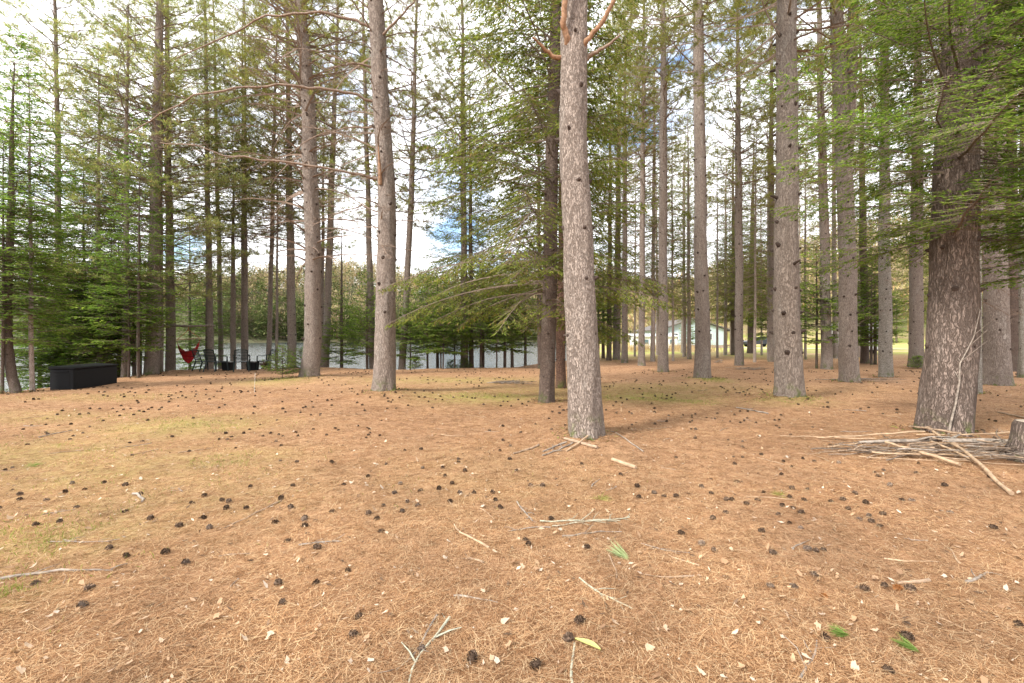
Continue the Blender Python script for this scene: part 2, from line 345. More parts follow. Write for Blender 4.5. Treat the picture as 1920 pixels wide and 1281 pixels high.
# ------------------------------------------------------------------ tree building
def limb(rng, o, az, el, L_, n=6, bend=0.0, wig=.12):
    P = [np.array(o, float)]; a, e = az, el
    for k in range(n):
        a += rng.normal(0, wig); e += bend / n + rng.normal(0, wig * .6)
        P.append(P[-1] + L_ / n * np.array([math.cos(e) * math.cos(a), math.cos(e) * math.sin(a), math.sin(e)]))
    return np.array(P)
def addlimb(mb, P, r0, r1, m=0, S=0):
    r = np.linspace(r0, r1, len(P))
    if S: tube(mb, P, r, S, m, cap=False)
    else: sticks(mb, P[:-1], P[1:], r[:-1], r[1:], m)
def along(P, t):
    n = len(P) - 1; k = np.clip((t * n).astype(int), 0, n - 1); f = (t * n - k)[:, None]
    return P[k] * (1 - f) + P[k + 1] * f, nrm(P[k + 1] - P[k])
UP = np.array([0, 0, 1.0])
def seconds(rng, P, n, t0, ang, lf, dz=(0, .1), angv=.18):
    t_ = t0 + (1 - t0) * (np.arange(n) + rng.rand(n)) / max(n, 1); O, T = along(P, t_)
    S = nrm(np.cross(T, UP)); sg = np.where(np.arange(n) % 2, 1, -1)[:, None]; a = (ang + rng.normal(0, angv, n))[:, None]
    D = nrm(np.cos(a) * T + np.sin(a) * sg * S + UP * rng.normal(dz[0], dz[1], n)[:, None])
    return O, D, lf(t_) * rng.uniform(.65, 1.15, n), t_
def bough(wood, fol, rng, o, az, el, L_, bend, twig=.085, tw=.017, s2=.085, s3=.034, hang=0.0, prof=.5, t0=.14, dead=None, maxs=.65, bare=0.0, r0=None):
    P = limb(rng, o, az, el, L_, 8, bend, .06); r0 = r0 or .006 + .006 * L_
    addlimb(wood, P, r0, .003)
    n = max(4, int(L_ / s2)); lf = lambda t_: np.minimum(prof * L_ * (1.02 - t_) + .08, maxs) * np.clip(.35 + t_ * 2.5, 0, 1)
    O, D, ln_, t_ = seconds(rng, P, n, t0, 1.0, lf, (-.05 - hang, .1))
    E = O + D * ln_[:, None]; E[:, 2] -= hang * .3 * ln_
    sticks(wood, O, E, .0035, .0015)
    k = np.maximum(2, (ln_ / s3).astype(int)); idx = np.repeat(np.arange(n), k); m = len(idx)
    u = rng.rand(m) ** .8; u = np.maximum(u, np.repeat(np.where(t_ < bare, .75, 0.05), k)); Q = O[idx] + (E - O)[idx] * u[:, None]; Dq = nrm((E - O)[idx])
    S = nrm(np.cross(Dq, UP)); sg = np.where(rng.rand(m) < .5, 1, -1)[:, None]
    DD = Dq * .75 + sg * S * .7 + UP * rng.normal(-hang * .6, .16, m)[:, None]
    NN = UP + rng.normal(0, .35, (m, 3))
    ll = twig * rng.uniform(.6, 1.25, m) * (1.2 - .5 * u); ww = tw * rng.uniform(.7, 1.25, m)
    if dead is not None:
        dm = rng.rand(m) < dead[1] * (1.3 - u)
        blades(dead[0], Q[dm], DD[dm], NN[dm], ll[dm], ww[dm] * .35)
        Q, DD, NN, ll, ww = Q[~dm], DD[~dm], NN[~dm], ll[~dm], ww[~dm]
    blades(fol, Q, DD, NN, ll, ww)
    blades(fol, E - D * .02, D + rng.normal(0, .1, (n, 3)), UP + rng.normal(0, .3, (n, 3)), twig * 1.2, tw * 1.1)
def pine_bough(wood, fol, rng, o, az, el, L_, bend, dens=1.0, nl=.125, nw=.012, nn=13, start=.35, r0=None):
    P = limb(rng, o, az, el, L_, 7, bend, .12); r0 = r0 or .008 + .009 * L_
    addlimb(wood, P, r0, .005)
    n = max(3, int(L_ * 4.2 * dens)); O, D, ln_, t_ = seconds(rng, P, n, start, .85, lambda q: .3 + .38 * L_ * (1.1 - q) * .8, (.12, .22), .3)
    E = O + D * ln_[:, None] + UP * (.12 * ln_)[:, None]; sticks(wood, O, E, .006, .003)
    k = rng.randint(2, 5, n); idx = np.repeat(np.arange(n), k); m = len(idx)
    u = rng.uniform(.35, 1.0, m); Q = O[idx] + (E - O)[idx] * u[:, None]
    S = nrm(np.cross(D[idx], UP)); D3 = nrm(D[idx] * .7 + S * rng.normal(0, .7, m)[:, None] + UP * rng.normal(.25, .3, m)[:, None])
    T = Q + D3 * rng.uniform(.08, .25, m)[:, None]; sticks(wood, Q, T, .003, .002)
    C = np.concatenate([T, E, P[-1:]]); CD = np.concatenate([D3, D, nrm(P[-1:] - P[-2:-1])])
    q = np.repeat(np.arange(len(C)), nn); mm = len(q)
    DD = CD[q] * .75 + rng.normal(0, .55, (mm, 3)) + UP * .12
    blades(fol, C[q] - CD[q] * rng.uniform(0, .1, mm)[:, None], DD, rng.normal(0, 1, (mm, 3)), nl * rng.uniform(.7, 1.15, mm), nw, mid=.5)
def bare_bough(wood, rng, o, az, el, L_, bend, r0=None, twigs=1.0):
    P = limb(rng, o, az, el, L_, 7, bend, .1); r0 = r0 or .006 + .008 * L_
    addlimb(wood, P, r0, .003)
    n = max(2, int(L_ * 5 * twigs)); O, D, ln_, t_ = seconds(rng, P, n, .25, .95, lambda q: .12 + .32 * L_ * (1.1 - q), (-.02, .22), .35)
    E = O + D * ln_[:, None]; sticks(wood, O, E, .0045, .002)
    k = rng.randint(1, 4, n); idx = np.repeat(np.arange(n), k); m = len(idx); u = rng.uniform(.3, .95, m)
    Q = O[idx] + (E - O)[idx] * u[:, None]; D3 = nrm(D[idx] + rng.normal(0, .6, (m, 3))); sticks(wood, Q, Q + D3 * rng.uniform(.06, .3, m)[:, None], .0025, .0012)

def trunk_warp(seed, flare=.5, lobes=5, fz=.28, zs=0.0):
    rg = rs(seed); ph = rg.rand(3) * 6.28
    def f(P, th):
        z = (P[:, 2] - P[0, 2])[:, None]
        w = 1 + .035 * np.sin(2 * th[None] + ph[0] + z * .5) + .022 * np.sin(3 * th[None] + z * 2.9 + ph[2]) + .02 * np.sin(7 * th[None] + 3 * np.sin(z * 3.3) + ph[1]) + .02 * np.sin(5 * th[None] + z * 1.7 + ph[1]) + .015 * np.sin(9 * th[None] - z * 4.1)
        e = .75 * np.exp(-np.maximum(z, 0) / (fz * .62)) + .25 * np.exp(-np.maximum(z, 0) / (fz * 2.4))
        return w + flare * e * (.55 + .45 * np.sin(lobes * th[None] + ph[2]))
    return f
def knots(mb, rng, P, r, z0, z1, step, m=1, per=(3, 5), size=1.0, stub=.02):
    z = z0
    while z < z1:
        c = np.array([np.interp(z, P[:, 2], P[:, 0]), np.interp(z, P[:, 2], P[:, 1]), z]); rr = np.interp(z, P[:, 2], r)
        a0 = rng.rand() * 6.28; k = rng.randint(*per)
        for q in range(k):
            a = a0 + q * 6.28 / k + rng.normal(0, .3); d = np.array([math.cos(a), math.sin(a), rng.uniform(.1, .45)]); kz = rng.normal(0, .012)
            s = rr * rng.uniform(.115, .18) * size
            o = c + d * rr * .9 + np.array([0, 0, kz])
            ln_ = stub * rng.uniform(.4, 2.2) if rng.rand() < .9 else stub * rng.uniform(2.5, 4)
            tube(mb, np.array([o - d * rr * .1, o + d * rr * .06, o + d * (rr * .12 + ln_)]), [s * 1.5, s, s * .45], 6, m)
        z += step * rng.uniform(.85, 1.15)

# shared crowns, each in the space of a tree standing at the origin
def crown_pine(seed, z0, z1, Lm, mat, step=.55, dens=1.0, nl=.13, nw=.013, nn=12, per=5, start=.35, elo=0.0, bend=.35):
    rng = rs(seed); w, f = MB(), MB(); z = z0
    while z < z1:
        h = (z - z0) / (z1 - z0); Lz = Lm * (1 - h ** 1.6) ** .8 * min(1, .75 + h) + .4
        k = rng.randint(per - 1, per + 2); a0 = rng.rand() * 6.28
        for q in range(k):
            pine_bough(w, f, rng, (0, 0, z + rng.normal(0, .08)), a0 + q * 6.28 / k + rng.normal(0, .25), elo + .45 * h + rng.normal(0, .14), Lz * rng.uniform(.65, 1.1), bend, dens, nl, nw, nn, start)
        z += step * rng.uniform(.8, 1.2)
    return w.mesh('branches', LIMB), f.mesh('crown', mat)
def crown_fir(seed, z0, z1, Lm, mat, step=.28, per=6, twig=.1, tw=.024, s2=.1, s3=.05, hang=.05, el0=-.1, el1=.5, bend=.1, dead=0.0, sides=None, taper=.9, wood=LIMB_DARK, maxs=.65, bare=0.0, zhi=None, low=.55):
    rng = rs(seed); w, f, dd = MB(), MB(), MB(); z = z0
    while z < z1:
        h = (z - z0) / (z1 - z0); Lz = Lm * (1 - h) ** taper * min(1, low + 2.2 * h) + .15
        k = max(3, int(rng.randint(per - 1, per + 2) * (1 - .4 * h))); a0 = rng.rand() * 6.28
        for q in range(k):
            a = a0 + q * 6.28 / k + rng.normal(0, .3); sc_ = rng.uniform(.6, 1.12)
            if sides is not None: sc_ *= sides(a)
            if Lz * sc_ < .12: continue
            zf = 1.0 if zhi is None or z < zhi else 2.2
            bough(w, f, rng, (0, 0, z + rng.normal(0, step * .3)), a, el0 + (el1 - el0) * h + rng.normal(0, .12), Lz * sc_, bend + rng.normal(0, .1), twig * zf ** .5, tw * zf ** .5, s2 * zf, s3 * zf, hang, dead=(dd, dead) if dead else None, maxs=maxs, bare=bare)
        z += step * rng.uniform(.75, 1.25)
    return w.mesh('branches', wood), f.mesh('crown', mat), (dd.mesh('dead_twigs', BROWNTWIG) if dead and dd.n else None)
def dead_branches(seed, z0, z1, L0, L1, step=.5, per=4, el=0.05, bend=-.25, tw=1.0, mat=LIMB, each=False, thick=1.0):
    ms = []
    rng = rs(seed); w = MB(); z = z0
    while z < z1:
        h = (z - z0) / (z1 - z0); k = rng.randint(2, per + 1); a0 = rng.rand() * 6.28
        for q in range(k):
            if each: w = MB()
            bare_bough(w, rng, (0, 0, z + rng.normal(0, .05)), a0 + q * 6.28 / k + rng.normal(0, .35), el + .3 * h + rng.normal(0, .18), (L0 + (L1 - L0) * h) * rng.uniform(.35, 1.15), bend, None if thick == 1 else .012 + .009 * L1 * thick, tw)
            if each: ms.append(w.mesh('dead_branch', mat))
        z += step * rng.uniform(.7, 1.3)
    return ms if each else w.mesh('branches', mat)

PC = {'p1': crown_pine(1, 9.5, 21, 2.9, PINE, .54, 1.0, .15, .015, 12), 'p2': crown_pine(2, 10.5, 22, 2.6, PINE, .54, 1.0, .15, .015, 12), 'p3': crown_pine(3, 8.0, 20, 3.0, PINE, .54, 1.0, .15, .015, 12),
      'y1': crown_pine(4, 3.8, 19, 3.6, PINEY, .56, 1.0, .16, .015, 10, 5, .45, -.05, .3), 'y2': crown_pine(5, 4.6, 18, 3.3, PINEY, .56, 1.0, .16, .015, 10, 5, .45, -.1, .35),
      'y3': crown_pine(6, 7.5, 19, 2.6, PINEY, .7, .95, .15, .015, 10, 4, .45, -.1, .35)}
FC = {'f1': crown_fir(11, 1.9, 11, 2.2, FIR, .26, 6, .12, .034, .085, .042), 'f2': crown_fir(12, 2.2, 9.5, 1.9, FIR, .27, 6, .12, .034, .085, .042), 'f3': crown_fir(13, 1.4, 7, 1.6, FIR, .24, 6, .11, .03, .08, .04),
      'h1': crown_fir(17, 2.4, 13.5, 2.4, FIRB, .3, 6, .13, .034, .09, .045, .1, -.05, .45),
      's1': crown_fir(14, 2.9, 19, 2.9, SPRUCE, .38, 6, .15, .034, .095, .045, .25, -.25, .4, .25, .15), 's2': crown_fir(15, 3.8, 17, 2.6, SPRUCE, .38, 6, .15, .034, .095, .045, .25, -.2, .4, .25, .15),
      's3': crown_fir(18, 3.2, 15, 2.4, SPRUCE, .4, 6, .15, .036, .10, .05, .2, -.2, .4, .2, .3, bare=.3),
      't1': crown_fir(19, 3.0, 14, 1.9, SPRUCE, .34, 6, .13, .028, .11, .06, .3, -.15, .4, -.35, .5, None, .55, LIMB, .55, .35), 't2': crown_fir(20, 3.6, 16, 2.2, SPRUCE, .36, 6, .13, .028, .11, .06, .35, -.15, .4, -.4, .55, None, .55, LIMB, .6, .4),
      'y': crown_fir(16, .9, 4.2, 1.4, FIRB, .16, 6, .10, .032, .06, .03, .05, 0, .5)}
DB = {'d1': dead_branches(21, 3.0, 12, .7, 2.2, .5, 5), 'd2': dead_branches(22, 3.6, 13, .6, 2.4, .5, 5), 'd3': dead_branches(23, 2.4, 11, .8, 2.2, .42, 5, .05, -.3, 1.4),
      'd4': dead_branches(24, 4.0, 15, 2.6, 4.2, .42, 7, .3, -.8, 1.8, thick=.75), 'd5': dead_branches(25, 6.0, 13, .2, 1.4, .7, 3, each=True), 'd6': dead_branches(26, 3.4, 13, 1.4, 3.2, .5, 5, .2, -.55, 1.6)}

def tree(px, py, w, top, label, kind='pine_tree', cat='pine tree', bk=BARK_PINE, crown=None, dead=None, way=None, d=None, ht=20.0, S=14, kn=(1.0, 9.0, .5, .9, .02), flare=.66, group='pines standing on the needle floor', detail=.35, rot=None, cs=1.0, tip=.25, custom=None):
    """px,py: base in photo pixels; w: trunk width in photo pixels near eye height; top: where the trunk crosses photo row 0."""
    d = d or F * H / (py - HY); x0 = xat(px, d); z0 = g1(x0, d); rad = w / F * d / 2
    seed = int(px * 7 + py); rng = rs(seed)
    rows = [(px, 632 + (H - z0) * F / d)] + (way or []) + [(top, 0)]
    xs = np.array([xat(a, d) - x0 for a, b in rows]); zs = np.array([zat(b, d) - z0 for a, b in rows]); zs[0] = 0
    zmax = zs[-1]; n = max(8, int(min(ht, zmax) / detail)); zz = np.linspace(0, zmax, n + 1)
    zz = np.concatenate([[-.25, 0, .07, .15, .26, .4], zz[zz > .5]])
    if ht > zmax: zz = np.concatenate([zz, np.linspace(zmax, ht, 8)[1:]])
    else: zz = zz[zz <= ht]
    lean = (xs[-1] - xs[0]) / zs[-1]
    if way and len(way) >= 1:
        from_x = np.interp(zz, zs, xs)
        ker = np.array([.25, .5, .25])
        for _ in range(3): from_x[1:-1] = np.convolve(from_x, ker, 'valid')
        X_ = from_x
    else: X_ = zz * lean
    X_ = np.where(zz > zmax, xs[-1] + (zz - zmax) * lean, X_); X_[zz <= 0] = 0 if not way else X_[zz <= 0]
    Yl = .02 * np.sin(zz * .6 + seed)
    P = np.stack([X_ + .012 * np.sin(zz * 1.3 + seed), Yl, zz], -1)
    r = rad * np.interp(zz, [0, 1.5, ht * .55, ht], [1.06, 1.0, .70, tip if crown and crown[0] in 'py' and crown != 'y' else .06])
    o = thing(kind, (x0, d, z0), label, cat, group)
    mb = MB(); tube(mb, P, r, S, 0, warp=trunk_warp(seed, flare))
    if kn: knots(mb, rng, P, r, kn[0], min(kn[1], ht - 1), kn[2], size=kn[3] if len(kn) > 3 else 1.0, stub=kn[4] if len(kn) > 4 else .02)
    if custom: custom(mb, P, r, o, d, x0, z0)
    mb.build('trunk', [bk, KNOT, LIMB_ORANGE, LIMB], o, True)
    ang = math.atan(lean); rz = rot if rot is not None else rng.rand() * 6.28
    def put(nm, me):
        c = link(nm, me, o); c.matrix_local = Matrix.Rotation(ang, 4, 'Y') @ Matrix.Rotation(rz, 4, 'Z') @ Matrix.Scale(cs, 4)
    if dead == 'd5':
        for me in DB[dead]: put('dead_branch', me)
    elif dead: put('dead_branches', DB[dead])
    if crown:
        for nm, me in zip(('branches', 'crown', 'dead_twigs'), PC.get(crown) or FC.get(crown)):
            if me: put(nm, me)
    return o

# ---- the four biggest pines in front
def limbs32(mb, P, r, o, d, x0, z0):
    def pl(pts, r0, r1, m, dy):
        q = np.array([(xat(a, d) - x0, b_, zat(b, d) - z0) for (a, b), b_ in zip(pts, dy)]); q2 = []
        for k in range(len(q) - 1):
            for u in np.linspace(0, 1, 5)[:-1]: q2.append(q[k] * (1 - u) + q[k + 1] * u)
        q2 = np.array(q2 + [q[-1]]); q2[1:-1] += rs(5).normal(0, .008, q2[1:-1].shape)
        tube(mb, q2, np.linspace(r0, r1, len(q2)), 8, m)
    pl([(1068, 108), (1062, 85), (1053, 62), (1055, 20), (1062, -90), (1040, -220)], .052, .026, 2, [0, -.14, -.22, -.28, -.4, -.6])
    pl([(1088, 108), (1096, 88), (1122, 64), (1142, 30), (1150, 8)], .04, .022, 2, [0, -.12, -.2, -.3, -.35])
    pl([(1060, 112), (1040, 112), (1018, 102), (997, 92)], .04, .012, 2, [0, -.05, -.15, -.25])
    pl([(1098, 112), (1112, 104), (1135, 95), (1157, 83)], .038, .012, 3, [0, -.05, -.1, -.2])
T32 = tree(1100, 825, 58, 1078, 'pale barked thick pine with two orange limbs, sticks lying at its base', S=40, detail=.06, way=[(1094, 720), (1090, 640), (1084, 500), (1076, 250)], kn=(1.35, 9.5, .66, 1.15), flare=.42, custom=limbs32, dead='d5', crown='p1')

def limbs25(mb, P, r, o, d, x0, z0):
    w = MB(); rng = rs(77)
    def pl(pts, r0, r1, dy):
        q = np.array([(xat(a, d + y_) - x0, y_, zat(b, d + y_) - z0) for (a, b), y_ in zip(pts, dy)]); q2 = []
        for k in range(len(q) - 1):
            for u in np.linspace(0, 1, 5)[:-1]: q2.append(q[k] * (1 - u) + q[k + 1] * u)
        q2 = np.array(q2 + [q[-1]]); q2[1:-1] += rng.normal(0, .015, q2[1:-1].shape)
        tube(w, q2, np.linspace(r0, r1, len(q2)), 6)
        n = 16; O, D, ln_, t_ = seconds(rng, q2, n, .3, .9, lambda q: .3 + .9 * (1.1 - q), (.05, .3), .3); E = O + D * ln_[:, None]; sticks(w, O, E, .007, .003)
        for a, b in zip(O, E): 
            O2, D2, l2, _ = seconds(rng, np.array([a, (a + b) / 2 + rng.normal(0, .03, 3), b]), 5, .3, .8, lambda q: .1 + .3 * (1.1 - q), (0, .3)); sticks(w, O2, O2 + D2 * l2[:, None], .003, .0015)
    pl([(705, 192), (660, 176), (600, 165), (520, 160), (440, 165), (365, 180), (300, 215), (225, 262)], .036, .010, [0, -.2, -.5, -.8, -1.0, -1.0, -.8, -.6])
    pl([(712, 338), (660, 325), (580, 311), (490, 299), (420, 292), (370, 272), (300, 268)], .032, .009, [0, -.3, -.7, -1.0, -1.2, -1.3, -1.2])
    pl([(706, 60), (670, 40), (600, 22), (500, 30), (420, 70), (330, 110)], .04, .012, [0, -.1, -.2, -.1, .2, .4])
    pl([(700, 130), (672, 118), (640, 122), (600, 140)], .03, .01, [0, -.2, -.3, -.4])
    pl([(708, 75), (740, 45), (775, 5), (800, -40)], .035, .012, [0, -.2, -.3, -.4])
    pl([(716, 245), (690, 238), (650, 240), (600, 252), (540, 290)], .03, .008, [0, .2, .3, .4, .5])
    pl([(716, 400), (680, 385), (640, 398), (590, 420)], .02, .006, [0, .2, .3, .4])
    w.build('bare_limbs', LIMB, o, True)
    tube(mb, np.array([(xat(718, d) - x0, -.22, zat(352, d) - z0), (xat(719, d) - x0, -.3, zat(325, d) - z0), (xat(717, d) - x0, -.34, zat(284, d) - z0)]), [.05, .038, .012], 8, 2)
tree(719, 743, 37, 703, 'thick pine with long bare limbs arching left, needle mound at its base', S=36, detail=.08, way=[(721, 690), (723, 600), (726, 480), (724, 340), (716, 200)], kn=(1.8, 11, .62, 1.2), custom=limbs25, dead='d6', crown='p2')
tree(1478, 751, 43, 1475, 'thick straight pine dotted with dark branch stubs, middle of the right half', S=32, detail=.08, way=[(1477, 640), (1474, 400)], kn=(.9, 10, .5, 1.25, .05), dead='d5', crown='p3')
tree(580, 710, 31, 563, 'tall knotty pine rising behind the small fir sapling, many arching bare branches', S=28, detail=.1, way=[(586, 640), (588, 500), (578, 200)], kn=(1.2, 13, .6, 1.2), dead='d4', crown='p1')
tree(1318, 713, 26, 1308, 'straight pine with a mossy foot standing in front of the pale blue house', S=24, detail=.15, kn=(1.5, 13, .62, 1.2), dead='d5', crown='p2')
def fork47(mb, P, r, o, d, x0, z0):
    q = np.array([(xat(a, d) - x0, .05, zat(b, d) - z0) for a, b in ((1585, 352), (1590, 300), (1595, 240), (1599, 120), (1603, 0), (1606, -120), (1609, -260))]); rr = np.interp(q[0, 2], P[:, 2], r)
    tube(mb, q, np.linspace(rr * .8, rr * .55, len(q)), 16, 0)
tree(1594, 720, 30, 1568, 'thick pine with brushwood lying around its base, left of the pale grey trunk', S=24, detail=.15, way=[(1590, 640), (1587, 450), (1584, 330)], kn=(1.0, 12, .55, 1.2), dead='d5', crown='p1', custom=fork47)

# ---- the dark spruce left of the big pale pine
def sideS(a): return 1.08 if math.cos(a) < .0 else .85
FC['spruceA'] = crown_fir(31, 2.25, 15, 3.2, SPRUCE, .37, 7, .10, .023, .052, .024, .30, .05, .35, -.45, .3, sideS, .6, LIMB_DARK, .7, .42, 9.2, .9)
tree(1025, 759, 27, 1042, 'dark barked spruce with drooping boughs just left of the pale pine', 'spruce_tree', 'spruce tree', BARK_SPRUCE, 'spruceA', None, [(1028, 640), (1032, 450)], S=28, detail=.15, kn=(.5, 9, .3, 1.0), flare=.6, rot=0.0, ht=17, group=None)
tree(1051, 726, 17, 1060, 'reddish scaly trunk half hidden between dark spruce and pale pine', 'spruce_tree', 'spruce tree', BARK_RED, 's2', None, None, S=18, kn=(.8, 9, .4), ht=17, group=None, detail=.2, cs=1.0)
# ---- the heavy dark tree on the right with fir boughs
def sideR(a):
    c = math.cos(a - R(215)); return .8 + .45 * max(0, c)
FC['firR'] = crown_fir(41, 2.9, 13, 2.45, FIRB, .255, 7, .075, .0145, .042, .016, .12, -.12, .35, .06, .3, sideR, .6, LIMB_DARK, .6, .3, 7.5, .8)
tree(1770, 817, 74, 1806, 'massive dark furrowed trunk under green fir boughs beside the brush pile', 'fir_tree', 'fir tree', BARK_BIG, 'firR', None, [(1780, 700), (1788, 560), (1797, 300)], S=44, detail=.06, kn=(1.2, 8, .75, 1.0), flare=.34, rot=0.0, ht=15, group=None)
x_, y_ = at(1936, 868); o = thing('tree_stump', (x_, y_, g1(x_, y_)), 'old grey stump cut by the right edge behind the brush pile', 'stump')
mb = MB(); q = np.array([(0, 0, -.1), (0, 0, .03), (.005, 0, .1), (.01, 0, .2), (.012, 0, .32), (.012, 0, .42), (.012, 0, .46)]); tube(mb, q, [.26, .24, .21, .19, .18, .17, .15], 24, 0, warp=trunk_warp(5, .2)); mb.build('bark', BARK_BIG, o, True)
mb = MB(); ell(mb, (.012, 0, .455), (.15, .15, .02), 18, 6); mb.build('cut_face', plain('weathered cut wood', (.30, .25, .20), .9, .3, 14), o)

FC['firE'] = crown_fir(42, 2.6, 11, 2.3, FIR, .27, 7, .09, .022, .05, .024, .12, -.15, .35, .1, .12, None, .6, LIMB_DARK, .6, .25, 8, .8)
tree(2085, 835, 55, 2090, 'dark fir whose shaded boughs reach in at the right edge', 'fir_tree', 'fir tree', BARK_SPRUCE, 'firE', None, None, S=18, kn=None, rot=0.4, ht=12, group=None, detail=.4)
